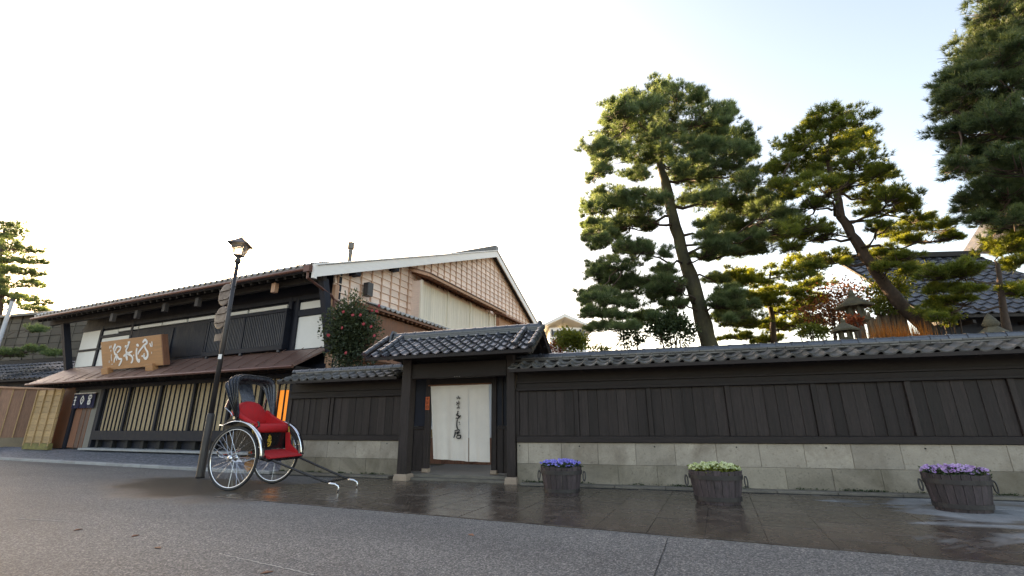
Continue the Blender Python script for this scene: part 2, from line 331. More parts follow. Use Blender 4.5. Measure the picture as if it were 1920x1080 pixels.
# small leaves and cracks on the road
for k, (u, v) in enumerate(((143, 988), (250, 1000), (292, 1023), (496, 1071), (880, 1003))):
    b = MB(); s_ = .05
    b.loops([[(-s_,0,0),(0,-s_*.5,.004),(s_,0,0),(0,s_*.5,.004)], [(-s_*.98,0,.004),(0,-s_*.48,.012),(s_*.98,0,.004),(0,s_*.48,.012)]])
    t = 1.2 / -(_s + (540-v)/FPX*_c); pY = t*(_c - (540-v)/FPX*_s)
    P = at(u, v, pY)
    lab = ['fallen leaf on the road, farthest left of all', 'second fallen leaf from the left on the asphalt', 'fallen leaf on the road at left, third from the left', 'fallen brown leaf at the bottom edge of the road', 'fallen leaf on the asphalt near the paving edge'][k]
    tag(b.build('fallen_leaf', redwood, None, False, (P.x, P.y, .002), (0, 0, random.uniform(0, 3))), lab, 'leaf', 'fallen leaves on the road')
def ground_px(u, v, z=0):
    zc = (540 - v)/FPX; t = (z - CAM_H)/(_s + zc*_c)
    return Vector(((u-960)/FPX*t, t*(_c - zc*_s), z))
def ribbon(pts, wd, mat, name, parent=None, z=.004):
    b = MB(); n = len(pts); vs = []
    for i, p in enumerate(pts):
        t = (pts[min(i+1, n-1)] - pts[max(i-1, 0)]).normalized(); q = Vector((-t.y, t.x, 0))*wd*random.uniform(.3, 1)
        vs += [p + q + Vector((0,0,z)), p - q + Vector((0,0,z))]
    b.add(vs, [(2*i, 2*i+1, 2*i+3, 2*i+2) for i in range(n-1)]); return b.build(name, mat, parent)
pale = flat('chalky_mark', (.36, .35, .32), .9); darkline = flat('tar_line', (.012, .012, .012), .8)
def jit(a, b, n, j):
    a = ground_px(*a); b = ground_px(*b)
    return [a.lerp(b, i/n) + Vector((random.uniform(-j, j), random.uniform(-j, j), 0)) for i in range(n+1)]
tag(ribbon(jit((405, 1034), (585, 1076), 40, .008), .010, pale, 'road_crack'), kind='structure')
tag(ribbon(jit((1249, 1012), (1222, 1085), 30, .004), .006, darkline, 'road_joint'), kind='structure')
tag(ribbon(jit((20, 965), (125, 972), 12, .008), .012, pale, 'road_scuff'), kind='structure')

# forecourt: gravel rising gently from the kerb to the merchant house
HA = -23.4; HB = Vector((-14.03, 18.28, .264))
hd = Vector((cos(R(HA)), sin(R(HA)), 0)); hn = Vector((-hd.y, hd.x, 0))
k0, k1 = Vector((-26.5, 21.3, .03)), Vector((-5.9, 12.05, .03))
f0, f1 = HB + hd*-14 + hn*.2, HB + hd*8.9 + hn*.2
fc = tag(MB().add([k0, k1, f1 - Vector((0,0,.02)), f0 - Vector((0,0,.02)), HB + hd*-14 + hn*9], [(0,1,2,3)]).build('forecourt', grav), kind='structure')
kd = (k1 - k0); kl = kd.length; ka = atan2(kd.y, kd.x)
kb = empty('forecourt_kerb', (k0.x, k0.y, 0), math.degrees(ka), kind='structure')
kst = CB(.004, .896, -.11, .11, -.02, .075, .012).mesh('kerb_stone', palekerb)
for i in range(int(kl/.9)): link('kerb_stone', kst, kb, (i*.9, random.uniform(-.004, .004), random.uniform(-.003, .003)))

# ------------------------------------------------------------------ roof tiles
def pantile(wd, ln, mat, amp=.05, th=.030, n=11):
    """one wave tile: x across, y up the slope from its front lip at y=0; a broad trough and a raised roll"""
    def pz(t): return -amp*.55*sin(pi*t/.66) if t < .66 else amp*.75*sin(pi*(t-.66)/.34)
    b = MB(); prof = [(i/n, pz(i/n)) for i in range(n+1)]
    F1 = [(x*wd - wd/2, ln, z - th) for x, z in prof]; F0 = [(x*wd - wd/2, .004, z - th) for x, z in prof]
    T0 = [(x*wd - wd/2, 0, z) for x, z in prof]; T1 = [(x*wd - wd/2, ln, z - .004) for x, z in prof]
    return b.loops([F1, F0, T0, T1], closed=False, caps=False).mesh('tile', mat)
def capmesh(ln, r, mat, n=7):
    b = MB(); L = []
    for x, rr in ((0, r*1.10), (.05, r*1.10), (.052, r), (ln, r*.97)):
        L.append([(x, rr*cos(pi*j/n), rr*sin(pi*j/n)) for j in range(n+1)])
    b.loops(L, closed=False, caps=False)
    b.add([L[0][j] for j in range(n+1)], [tuple(range(n+1))])
    return b.mesh('ridge_cap', mat)
def roof_plane(parent, s0, s1, eave, top, tile_w, rows, mat, frontname='tile'):
    """tiles on a slope; eave=(y,z), top=(y,z) in the parent's frame"""
    ey, ez = eave; ty, tz = top; L = sqrt((ty-ey)**2 + (tz-ez)**2); ang = atan2(tz-ez, ty-ey)
    n = max(1, round((s1-s0)/tile_w)); wd = (s1-s0)/n; ex = L/rows
    me = pantile(wd*1.06, ex*1.25, mat)
    for j in range(rows):
        for i in range(n):
            d = j*ex
            link(frontname, me, parent, (s0 + wd*(i+.5) + random.uniform(-.004, .004), ey + cos(ang)*d + random.uniform(-.004, .004), ez + sin(ang)*d + .05 + random.uniform(-.003, .003)),
                 (ang - .10 + random.uniform(-.015, .015), random.uniform(-.02, .02), random.uniform(-.012, .012)))

# ------------------------------------------------------------------ black boarded boundary walls
def boarded_wall(name, label, loc, rz, s0, s1, posts, joints_u, joints_l, bw, capw=.27):
    W = empty(name, loc, rz, label, 'wall')
    def course(js, z0, z1, m):
        js = sorted(set([s0] + [j for j in js if s0 + .05 < j < s1 - .05] + [s1]))
        for a, b in zip(js[:-1], js[1:]):
            d = random.uniform(-.004, .004)
            CB(a + .002, b - .002, d, .28, z0 + .0015, z1 - .0015, .005).build('stone_block', m, W)
    course(joints_l, -.05, .40, stone_low); course(joints_u, .40, .80, stone)
    B(s0 + .02, s1 - .02, .014, .27, -.05, .79).build('mortar_core', kerbstone, W)
    CB(s0, s1, -.035, .25, .802, .925, .008).build('sill_beam', darkbeam, W)
    B(s0, s1, .10, .16, .926, 2.24).build('backing', darkwood, W)
    ps = [p for p in posts if s0 - .01 <= p <= s1 + .01]
    for p in ps: CB(p - .045, p + .045, .012, .10, .927, 1.83, .006).build('stud', darkwood, W)
    edges = sorted(set([s0] + ps + [s1]))
    for a, b in zip(edges[:-1], edges[1:]):
        a2 = a + (.047 if a in ps else 0); b2 = b - (.047 if b in ps else 0)
        n = max(1, round((b2 - a2)/bw)); wd = (b2 - a2)/n
        for i in range(n):
            d = .050 + random.uniform(-.006, .006)
            CB(a2 + i*wd + .0015, a2 + (i+1)*wd - .0015, d, .10, .928, 1.828, .004).build('board', darkwood, W)
            if i and random.random() < .3: CB(a2 + i*wd - .006, a2 + i*wd + .006, .034 + random.uniform(0, .006), .062, .929, 1.827, .003).build('batten', darkwood, W)
    CB(s0, s1, -.02, .099, 1.83, 1.885, .006).build('rail', darkbeam, W)
    B(s0, s1, .035, .099, 1.886, 1.985).build('frieze_board', darkbeam, W)
    CB(s0, s1, -.005, .098, 1.986, 2.02, .005).build('rail', darkbeam, W)
    B(s0, s1, .06, .098, 2.021, 2.24).build('frieze_board', darkbeam, W)
    n = int((s1 - s0)/.45)
    for i in range(n + 1):
        x = s0 + .05 + i*(s1 - s0 - .1)/max(1, n)
        MB().bar((x, -.36, 2.195), (x, .12, 2.37), .04, .05, (0, 0, 1)).build('rafter', darkbeam, W)
    # eave board, slopes, ridge
    MB().loops([[(s0-.04, y, z) for y, z in ((-.40, 2.205), (.13, 2.40), (.66, 2.205), (.66, 2.235), (.13, 2.43), (-.40, 2.235))],
                [(s1+.04, y, z) for y, z in ((-.40, 2.205), (.13, 2.40), (.66, 2.205), (.66, 2.235), (.13, 2.43), (-.40, 2.235))]]).build('roof_board', soffit, W)
    B(s0-.04, s1+.04, -.425, -.402, 2.185, 2.25).build('eave_board', darkbeam, W)
    roof_plane(W, s0-.05, s1+.05, (-.44, 2.235), (.06, 2.425), .265, 2, tile_old)
    b = MB(); b.loops([[(s0-.04, y, z) for y, z in ((.2, 2.45), (.68, 2.255), (.68, 2.28), (.2, 2.475))], [(s1+.04, y, z) for y, z in ((.2, 2.45), (.68, 2.255), (.68, 2.28), (.2, 2.475))]]); b.build('rear_tiles', tile_old, W)
    B(s0-.05, s1+.05, .05, .21, 2.43, 2.50).build('ridge_base', soffit, W)
    q_ = s0 - .05
    for row, (z0_, z1_, yy) in enumerate(((2.452, 2.486, .035), (2.489, 2.524, .02))):
        q_ = s0 - .05 + (.15 if row else 0)
        while q_ < s1 + .04:
            e_ = min(q_ + .30, s1 + .05); dd = random.uniform(-.005, .005)
            CB(q_ + .003, e_ - .003, yy + dd, .26 - yy, z0_, z1_, .005).build('ridge_course', tile_old, W); q_ = e_
    cm = capmesh(capw, .085, tile_m); n = round((s1 - s0 + .1)/capw)
    for i in range(n): link('ridge_cap', cm, W, (s0 - .05 + i*(s1-s0+.1)/n, .13, 2.527), (0, random.uniform(-.01, .01), random.uniform(-.012, .012)))
    return W
ju = [.32] + [1.0 + .713*k for k in range(17)]; jl = [.65 + .713*k for k in range(17)]
RW = boarded_wall('boundary_wall', 'long black boarded wall with tiled coping on pale stone, right of the gate', (0, 9.83, 0), -15.8, .08, 12.6, [.08] + [1.33 + 1.425*k for k in range(8)], ju, jl, .19)
for s_ in (.14, 1.36, 2.78, 4.2, 5.62, 7.05, 8.5, 9.9):
    MB().tube([(s_, -.006, .735), (s_, .03, .735)], .014, 8).build('drain_hole', darkline, RW)
LW = boarded_wall('garden_wall', 'short black boarded wall with tiled coping between gate and rickshaw', (-2.84, 11.22, 0), -20, -3.3, .25, [-3.25, -2.0, -1.9+.02, .2], [-2.55, -1.87, -1.02, -.32], [-2.9, -2.2, -1.45, -.7], .21)
for s_ in (-1.55, -.14): MB().tube([(s_, -.006, .735), (s_, .03, .735)], .014, 8).build('drain_hole', darkline, LW)
def kerb_strip(name, loc, rz, s0, s1, y0, y1, z1, ln=.9):
    K = empty(name, loc, rz, kind='structure'); s_ = s0
    while s_ < s1:
        e = min(s_ + ln, s1)
        CB(s_ + .003, e - .003, y0, y1, -.02, z1, .008).build('kerb_stone', kerbstone, K); s_ = e
    B(s0, s1, y0 - .10, y0 - .004, -.015, .0165).build('gutter', darkline, K)
kerb_strip('wall_kerb', (0, 9.83, 0), -15.8, .2, 12.6, -.22, -.012, .055)
kerb_strip('garden_wall_kerb', (-2.84, 11.22, 0), -20, -3.6, .15, -.30, -.012, .055)
# moss tufts and a few weeds at the foot of the wall are added with the plants below

# ------------------------------------------------------------------ entrance gate
G = empty('entrance_gate', (-.02, 9.86, 0), -18, 'black timber gate with tiled gabled roof framing the white curtain', 'gate')
for s_, hw in ((-2.50, .115), (.0, .09)):
    MB().loops([[(s_+i*hw*k, j*hw*k, z) for i, j in ((-1,-1),(1,-1),(1,1),(-1,1))] for k, z in ((1.45, 0), (1.35, .10), (1.2, .14))]).build('footing', tanstone, G)
    CB(s_ - hw, s_ + hw, -hw, hw, .14, 2.60, .012).build('post', darkwood, G)
CB(-2.384, -.092, -.08, .08, 2.16, 2.50, .01).build('lintel', darkbeam, G)
CB(-2.9, .42, -.10, .10, 2.602, 2.76, .01).build('ridge_beam', darkbeam, G)
for i in range(12):
    x = -2.95 + i*.315
    MB().bar((x, -.70, 2.545), (x, .12, 3.03), .055, .06, (0, 0, 1)).build('rafter', darkbeam, G)
    MB().bar((x, .14, 3.03), (x, .95, 2.545), .055, .06, (0, 0, 1)).build('rafter', darkbeam, G)
prof = ((-.76, 2.545), (.13, 3.075), (1.0, 2.545), (1.0, 2.575), (.13, 3.105), (-.76, 2.575))
MB().loops([[(s_, y, z) for y, z in prof] for s_ in (-3.13, .66)]).build('roof_board', soffit, G)
B(-3.15, .68, -.79, -.762, 2.525, 2.60).build('eave_board', darkbeam, G)
for s_ in (-3.17, .665):
    MB().bar((s_, -.78, 2.56), (s_, .12, 3.10), .03, .13, (0, 0, 1)).build('barge_board', darkbeam, G)
    MB().bar((s_, .14, 3.10), (s_, 1.02, 2.56), .03, .13, (0, 0, 1)).build('barge_board', darkbeam, G)
for s_ in (-2.6, .18):   # gable infill under the roof
    MB().loops([[(s_ + d, y, z) for y, z in ((-.5, 2.66), (.74, 2.66), (.13, 3.03))] for d in (0, .03)]).build('gable_board', darkbeam, G)
roof_plane(G, -3.2, .70, (-.82, 2.575), (.06, 3.10), .237, 4, tile_m)
roof_plane(G, -3.2, .70, (1.05, 2.575), (.20, 3.08), .237, 2, tile_m, 'rear_tile')
for o in [c for c in G.children if c.name.startswith('rear_tile')]: o.rotation_euler.z += pi; o.rotation_euler.x = abs(o.rotation_euler.x); 
for o in [c for c in G.children if c.name.startswith('rear_tile')]: o.rotation_euler.x = R(30.7) - .07
cm = capmesh(.22, .062, tile_m)
ang = atan2(3.10-2.575, .88)
for s_ in (-2.78, .30):     # descending ridges of round caps
    for k in range(4):
        d = .05 + k*.24
        link('ridge_cap', cm, G, (s_, -.82 + cos(ang)*d, 2.575 + sin(ang)*d + .085), (0, -ang, R(90)))
for s_ in (-3.17, .67):     # verge caps
    for k in range(5):
        d = k*.205
        link('verge_cap', cm, G, (s_, -.84 + cos(ang)*d, 2.575 + sin(ang)*d + .07), (0, -ang, R(90)))
for k, (y0, y1) in enumerate(((.0, .26), (.015, .245), (.03, .23))):
    CB(-3.02, .60, y0, y1, 3.09 + k*.042, 3.09 + k*.042 + .038, .004).build('ridge_course', tile_m, G)
cm2 = capmesh(.25, .075, tile_m)
for i in range(14): link('ridge_cap', cm2, G, (-3.02 + i*.2585, .13, 3.215), (0, random.uniform(-.012, .012), random.uniform(-.01, .01)))
for s_, q in ((-3.06, -1), (.63, 1)):   # demon-tile ornaments at the ridge ends
    MB().loops([[(s_ + q*d, .13 + y*k, 3.06 + z*k) for y, z in ((-.17, 0), (.17, 0), (.15, .16), (.07, .28), (-.07, .28), (-.15, .16))] for d, k in ((-.03, 1), (.02, 1), (.04, .8))]).build('ridge_ornament', tile_m, G)
    MB().tube([(s_ + q*.03, .13, 3.2), (s_ + q*.09, .13, 3.2)], .055, 10).build('ornament_boss', tile_m, G)
# recessed doorway: floor, inner posts, side panels
CB(-2.75, -.1, .22, 2.6, -.02, .115, .012).build('threshold_floor', kerbstone, G)
B(-2.42, -.08, .02, .22, -.02, .06).build('step', kerbstone, G)
for s_ in (-2.27, -.60):
    CB(s_ - .075, s_ + .075, .50, .65, .116, .20, .01).build('footing', tanstone, G)
    CB(s_ - .06, s_ + .06, .52, .64, .20, 2.24, .008).build('inner_post', darkwood, G)
CB(-2.21, -.66, .53, .63, 2.06, 2.24, .006).build('head_rail', darkbeam, G)
for a, b in ((-2.78, -2.332), (-.538, -.09)):
    CB(a, b, .56, .60, .14, 1.05, .006).build('side_panel', darkwood, G)
    CB(a, b, .54, .62, 1.052, 1.12, .006).build('side_rail', darkbeam, G)
    CB(a, b, .56, .60, 1.122, 2.24, .006).build('side_panel', blackwood, G)
    CB((a+b)/2 - .1, (a+b)/2 - .07, .535, .559, .14, 2.24, .004).build('muntin', darkbeam, G)
B(-2.8, -.05, .50, .68, 2.242, 2.60).build('transom', blackwood, G)
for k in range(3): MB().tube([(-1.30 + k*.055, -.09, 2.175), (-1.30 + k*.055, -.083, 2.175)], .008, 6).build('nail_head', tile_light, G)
B(-2.9, .1, .05, .9, 2.60, 2.64).build('porch_ceiling', soffit, G)
# inside: the house entrance seen past the curtain
EH = empty('entrance_house', (-1.75, 14.6, 0), -18, 'timber house front glimpsed through the gateway behind the curtain', 'house')
B(-2.0, 2.2, .1, .3, 0, 3.0).build('wall', plaster, EH)
B(-2.0, 2.2, .0, .1, 0, .75).build('wainscot', redwood, EH)
B(-2.0, -.5, .02, .1, .76, 1.0).build('bench_rail', bamboo, EH)
for x in (-1.3, -.45, .5, 1.4): CB(x, x+.1, -.03, .1, 0, 2.9, .006).build('post', redwood, EH)
MB().add([(-1.2, .09, 1.1), (-.45, .09, 1.1), (-.45, .09, 2.0), (-1.2, .09, 2.0)], [(0,1,2,3)]).build('window', M('paper_window', (.45, .52, .58), .5, .05, 3), EH)
MB().loops([[(-2.4, y, z) for y, z in ((-1.0, 2.7), (.4, 3.1), (.4, 3.2), (-1.0, 2.8))], [(2.6, y, z) for y, z in ((-1.0, 2.7), (.4, 3.1), (.4, 3.2), (-1.0, 2.8))]]).build('roof', tile_m, EH)

# brush lettering: strokes as tapered ribbons
def strokes(parent, name, mat, lines, fn, w0, th=.002):
    """lines: list of [(x,y,w)...] in drawing units, fn maps drawing (x,y) to (a,b) metres; drawn in the parent's XZ plane, facing -Y"""
    b = MB()
    for ln in lines:
        P = [Vector((*fn(p[0], p[1]), 0)) for p in ln]; W = [p[2]*w0 for p in ln]
        Q = []; QW = []
        for i in range(len(P)-1):        # smooth (Catmull-Rom)
            p0, p1, p2, p3 = P[max(i-1,0)], P[i], P[i+1], P[min(i+2, len(P)-1)]
            for k in range(5):
                t = k/5
                Q.append(.5*((2*p1) + (p2-p0)*t + (2*p0-5*p1+4*p2-p3)*t*t + (3*p1-p0-3*p2+p3)*t**3)); QW.append(W[i]*(1-t) + W[i+1]*t)
        Q.append(P[-1]); QW.append(W[-1])
        n = len(Q); vs = []
        for i, p in enumerate(Q):
            t = (Q[min(i+1,n-1)] - Q[max(i-1,0)]); t = t.normalized() if t.length > 1e-6 else Vector((1,0,0))
            q = Vector((-t.y, t.x, 0))*QW[i]/2
            if i in (0, n-1): q *= .55
            for r_ in (p + q, p - q): vs.append((r_.x, 0, r_.y))
            for r_ in (p + q, p - q): vs.append((r_.x, -th, r_.y))
        fs = []
        for i in range(n-1):
            a = 4*i; c = a + 4
            fs += [(a+2, a+3, c+3, c+2), (a, a+2, c+2, c), (a+3, a+1, c+1, c+3)]
        b.add(vs, fs)
    return b.build(name, mat, parent)

# white curtain in three cloth widths
NW = 1.47; NH = 1.64
nor = empty('entrance_curtain', (-.02 + -2.17*cos(R(-18)) - .45*sin(R(-18)), 9.86 + -2.17*sin(R(-18)) + .45*cos(R(-18)), 2.03), -18, 'long white linen doorway curtain with black brush lettering', 'curtain')
MB().tube([(-.06, 0, .015), (NW + .06, 0, .015)], .016, 8).build('rod', redwood, nor)
def cloth(x0, x1, skew0, skew1, bot0, bot1, ph):
    b = MB(); nx, nz = 10, 16; vs = []
    for th in (0, .004):
        for j in range(nz+1):
            for i in range(nx+1):
                a = i/nx; t = j/nz
                x = x0 + (x1-x0)*a + t*(skew0*(1-a) + skew1*a)
                y = (.022*sin(a*8 + ph*3) + .010*sin(a*17 + ph))*(.15 + t) + .02*t*t*sin(ph*2) + th
                vs.append((x, y, -t*(bot0*(1-a) + bot1*a)))
    fs = []; n = (nx+1)*(nz+1)
    for j in range(nz):
        for i in range(nx):
            q = j*(nx+1)+i
            fs.append((q, q+1, q+nx+2, q+nx+1)); fs.append((n+q, n+q+nx+1, n+q+nx+2, n+q+1))
    b.add(vs, fs); return b
cloth(0, .488, .13, .05, 1.62, 1.63, .3).build('cloth_panel', linen, nor, True)
cloth(.490, .978, .05, .03, 1.63, 1.655, 1.2).build('cloth_panel', linen, nor, True)
cloth(.980, 1.47, .05, .04, 1.655, 1.66, 2.0).build('cloth_panel', linen, nor, True)
def nf(x, y):
    b_ = (y - 126)/755.0; a_ = (x - (152 + 36*b_))/(576 - 24*b_)
    return a_*NW + .13*b_*(1-a_) + .04*b_*a_, -b_*NH
T = [[(438,236,5),(441,252,7),(437,268,3)], [(424,252,6),(430,262,5),(426,272,3)], [(452,248,4),(456,262,6),(452,272,3)],
     [(422,300,5),(432,308,6)], [(446,285,5),(448,305,7),(447,330,5),(438,348,3)], [(422,325,4),(436,316,5),(452,306,3)], [(430,300,4),(430,338,4)],
     [(430,350,5),(433,372,4)], [(446,346,6),(450,360,6),(448,374,3)], [(426,362,4),(440,357,4),(454,352,3)],
     [(434,396,12),(443,404,12)], [(442,412,7),(426,432,10),(442,438,9),(452,455,11),(430,472,7)], [(420,462,12),(428,468,9)], [(456,438,11),(466,448,10)],
     [(434,478,9),(430,510,8),(430,545,10),(436,566,9),(446,574,3)], [(450,500,6),(455,512,9)], [(458,520,5),(460,530,5)],
     [(408,592,6),(430,585,8),(453,580,7),(452,598,7),(424,606,6)], [(417,598,10),(412,628,10),(400,660,6)], [(424,618,6),(462,608,7)], [(442,600,8),(440,636,7)], [(430,640,7),(464,634,9),(465,660,9),(434,662,7),(430,642,6)]]
for i0, i1 in ((0,3),(3,7),(7,10),(10,14),(14,17),(17,22)): strokes(nor, 'character', ink, T[i0:i1], nf, NW/576*1.3).location = (0, -.040, 0)
# small orange plate on the inner post
pl_ = empty('name_plate', (-.02 + -2.27*cos(R(-18)) - .505*sin(R(-18)), 9.86 + -2.27*sin(R(-18)) + .505*cos(R(-18)), 1.64), -18, 'small orange vertical plate on the post left of the curtain', 'plate')
CB(-.052, .052, 0, .012, -.15, .15, .004).build('board', orangeplate, pl_)
strokes(pl_, 'lettering', ink, [[(-2,9,1),(2,9,1)], [(0,11,1),(0,6,1)], [(-2,3,1),(2,2,1)], [(-1,4,1),(-1,-1,1)], [(2,1,1),(-2,-2,1)], [(-2,-5,1),(2,-5,1),(2,-9,1),(-2,-9,1),(-2,-5,1)], [(-2,-7,1),(2,-7,1)]], lambda x, y: (x*.014, y*.012), .009).location = (0, -.001, 0)

# ------------------------------------------------------------------ merchant house
H = empty('merchant_house', HB, HA, 'long two-storey dark timber merchant house with lattice front and pale gable', 'house')
# carcass
B(-6.9, 8.68, .14, .30, 0, 6.02).build('front_wall', blackwood, H)
B(-7.0, -6.9, .14, 22.5, 0, 5.5).build('side_wall', blackwood, H)
# lower storey --------------------------------------------------
CB(-3.75, 8.6, -.42, .14, -.02, .055, .01).build('plinth', palekerb, H)
CB(-3.65, 8.6, -.10, .14, .36, .72, .01).build('sill_beam', blackwood, H)
for x in np.arange(-3.4, 8.6, 1.02): B(x, x+.16, -.02, .138, .056, .359).build('sill_foot', darkline, H)
B(-5.9, 8.68, -.06, .138, 2.42, 2.80).build('fascia_beam', blackwood, H)
lp = [-3.62, -1.77, .30, 2.32, 4.36, 5.9, 7.3]
for i, (a, b) in enumerate(zip(lp[:-1], lp[1:])):
    hi = b if i < len(lp)-2 else 6.62
    B(a + .05, hi - .05, .05, .08, .722, 2.418).build('reed_blind', blind_m, H)
    n = 6 if i < 4 else 4
    for k in range(1, n+1):
        x = a + (b-a)*k/(n+1)
        CB(x - .017, x + .017, -.05, .0, .62, 2.419, .004).build('slat', blackwood, H)
lit = flat('orange_glow_blind', (.50, .24, .06), .8, 0, (1, .30, .03), .16)  # orange light put into the blind's own colour and emission; no lamp behind it
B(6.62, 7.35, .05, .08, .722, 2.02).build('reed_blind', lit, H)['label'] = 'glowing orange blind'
B(6.62, 7.35, .05, .08, 2.022, 2.418).build('reed_blind', blind_m, H)
for p in lp: CB(p - .06, p + .06, -.075, .0, .56, 2.421, .006).build('lattice_post', blackwood, H)
B(7.36, 8.68, .0, .138, .72, 2.42).build('board_infill', darkwood, H)
# doorway
CB(-5.80, -5.62, -.06, .138, 0, 2.41, .01).build('door_post', blackwood, H)
CB(-3.85, -3.68, -.06, .138, 0, 2.41, .01).build('door_post', blackwood, H)
B(-5.6, -3.87, -.02, .10, 2.27, 2.41).build('door_head', M('grey_plaster', (.20, .19, .18), .9, .1, 3), H)
B(-5.6, -5.1, .02, .10, .03, 2.26).build('sliding_door', redwood, H)
B(-5.08, -4.4, .0, .09, .03, 2.26).build('sliding_door', M('brown_door', (.12, .07, .055), .6, .2, 3, (7, 7, .7)), H)
for x in (-5.09, -4.74, -4.42): CB(x, x+.05, -.02, .0, .03, 2.26, .004).build('door_stile', redwood, H)
B(-4.35, -3.87, -.01, .10, .03, 2.26).build('plaster_panel', M('buff_plaster', (.26, .24, .21), .9, .1, 3), H)
# lower-left timber wall beside the doorway
B(-6.9, -5.82, .02, .138, 0, 2.8).build('board_infill', redwood, H)
# upper storey --------------------------------------------------
def panel(x0, x1, z0, z1, m=plaster, y=.11): return B(x0, x1, y, .138, z0, z1).build('plaster_panel', m, H)
panel(-6.88, -5.30, 4.30, 5.14); panel(-6.88, -5.30, 3.50, 4.20); panel(-5.14, -4.0, 4.86, 5.06); panel(-5.14, -2.9, 3.45, 4.72)
panel(7.02, 8.50, 3.36, 4.53); panel(7.02, 8.50, 4.80, 5.06)
for x0, x1, z0, z1 in ((-6.9, 8.68, 5.14, 5.30), (-6.9, -4.0, 4.21, 4.29), (-5.2, -2.8, 4.73, 4.85), (7.0, 8.6, 4.55, 4.78), (-6.9, 8.6, 3.25, 3.38)):
    B(x0, x1, .05, .137, z0, z1).build('wall_beam', blackwood, H)
for x in (-5.22, -2.85, 6.62, 6.97, 8.58): CB(x-.08, x+.08, .04, .136, 3.2, 5.3, .008).build('wall_post', blackwood, H)
strip_x = [-3.9, -2.4, -.75, .9, 2.6, 4.45, 6.5]
for a, b in zip(strip_x[:-1], strip_x[1:]): B(a + .05, b - .05, .06, .137, 4.93, 5.05).build('transom_light', plaster, H)
B(-2.7, 2.65, .03, .137, 3.4, 4.85).build('shutter_wall', blackwood, H)
# projecting lattice window
CB(2.55, 6.72, -.17, .04, 3.38, 3.55, .01).build('window_sill', blackwood, H)
CB(2.55, 6.72, -.15, .04, 4.72, 4.85, .01).build('window_head', blackwood, H)
B(2.7, 6.6, -.02, .02, 3.552, 4.718).build('window_backing', darkline, H)
for x in (2.6, 4.58, 6.66): CB(x-.05, x+.05, -.14, .03, 3.551, 4.719, .006).build('window_post', blackwood, H)
latt = M('grey_lattice', (.030, .034, .048), .55, .25, 4, (6, 6, .8), .15, .2, 20)
for a, b in ((2.66, 4.52), (4.64, 6.60)):
    n = 22
    for k in range(n):
        x = a + (b-a)*(k+.5)/n
        B(x-.02, x+.02, -.12, -.09, 3.553, 4.717).build('lattice_bar', latt, H)
    for z in (3.9, 4.3): B(a, b, -.085, -.07, z, z+.03).build('lattice_rail', latt, H)
for x in (2.75, 4.6, 6.5): B(x, x+.1, -.16, -.08, 3.30, 3.379).build('window_bracket', latt, H)
for x0, x1 in ((-1.2, .2), (.5, 2.3)): B(x0, x1, .0, .029, 3.5, 4.75).build('shutter', blackwood, H)
# leaning end posts that carry the eave
for x in (-6.95, 8.78):
    MB().bar((x, .0, 3.2), (x, -.62, 5.50), .24, .22, (1, 0, 0)).build('bracket_post', blackwood, H)
# pent roof over the ground floor
pr = MB().loops([[(-7.55, -1.05, 2.66), (8.45, -1.05, 2.62), (8.72, .0, 3.27), (-6.95, .0, 3.40)], [(-7.55, -1.05, 2.72), (8.45, -1.05, 2.68), (8.72, .0, 3.33), (-6.95, .0, 3.46)]]).build('pent_roof', copper, H)
for k in range(20):
    x = -7.2 + k*.82
    MB().bar((x, -1.04, 2.725), (x + .02, .0, 3.40), .018, .018, (0, 0, 1)).build('roof_seam', copper, pr)
MB().tube([(-7.6, -1.10, 2.66), (8.45, -1.10, 2.62)], .055, 8).build('pent_gutter', gutter_m, H)
for k in range(40):
    x = -7.2 + k*.4
    B(x, x+.06, -.98, .0, 2.55, 2.64).build('pent_rafter', soffit, H)
# main roof
EY, EZ, RY, RZ, BY, BZ = -1.25, 5.55, 12.12, 10.75, 23.0, 5.65
S0, S1 = -8.1, 9.0
th = .16
MB().loops([[(s_, EY, EZ), (s_, RY, RZ), (s_, BY, BZ), (s_, BY, BZ+th), (s_, RY, RZ+th), (s_, EY, EZ+th)] for s_ in (S0, S1)]).build('roof', soffit, H)
rs = (RZ-EZ)/(RY-EY); rang = atan2(RZ-EZ, RY-EY)
MB().loops([[(s_, EY-.04, EZ+th), (s_, RY, RZ+th+.01), (s_, BY, BZ+th), (s_, BY, BZ+th+.06), (s_, RY, RZ+th+.08), (s_, EY-.04, EZ+th+.05)] for s_ in (S0-.04, S1+.06)]).build('roof_covering', tile_old, H)
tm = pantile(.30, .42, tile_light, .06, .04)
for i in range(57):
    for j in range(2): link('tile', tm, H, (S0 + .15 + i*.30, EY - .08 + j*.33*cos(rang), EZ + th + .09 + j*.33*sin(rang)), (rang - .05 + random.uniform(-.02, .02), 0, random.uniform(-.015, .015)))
CB(S0, S1+.08, RY-.2, RY+.2, RZ+th+.06, RZ+th+.34, .02).build('ridge', tile_old, H)
MB().tube([(S0-.1, EY-.10, EZ+.08), (S1-.05, EY-.10, EZ+.08)], .055, 8).build('gutter', gutter_m, H)
MB().tube([(S1-.12, EY-.10, EZ+.06), (S1-.12, EY-.10, EZ-.22), (S1-.16, -.25, 5.02), (S1-.16, -.12, 4.9), (S1-.16, -.10, 4.0)], .045, 8).build('downpipe', gutter_m, H)
B(S1-.24, S1, EY-.19, EY-.02, EZ-.04, EZ+.17).build('rain_hopper', gutter_m, H)
MB().tube([(S1-.16, -.12, 4.92), (S1-.10, .6, 4.72), (S1-.10, 1.8, 4.55)], .04, 8).build('downpipe', gutter_m, H)
for k in range(43):
    x = S0 + .2 + k*.4
    MB().bar((x, EY+.05, EZ-.03), (x, .12, EZ-.03+rs*1.32), .07, .09, (0, 0, 1)).build('rafter', soffit, H)
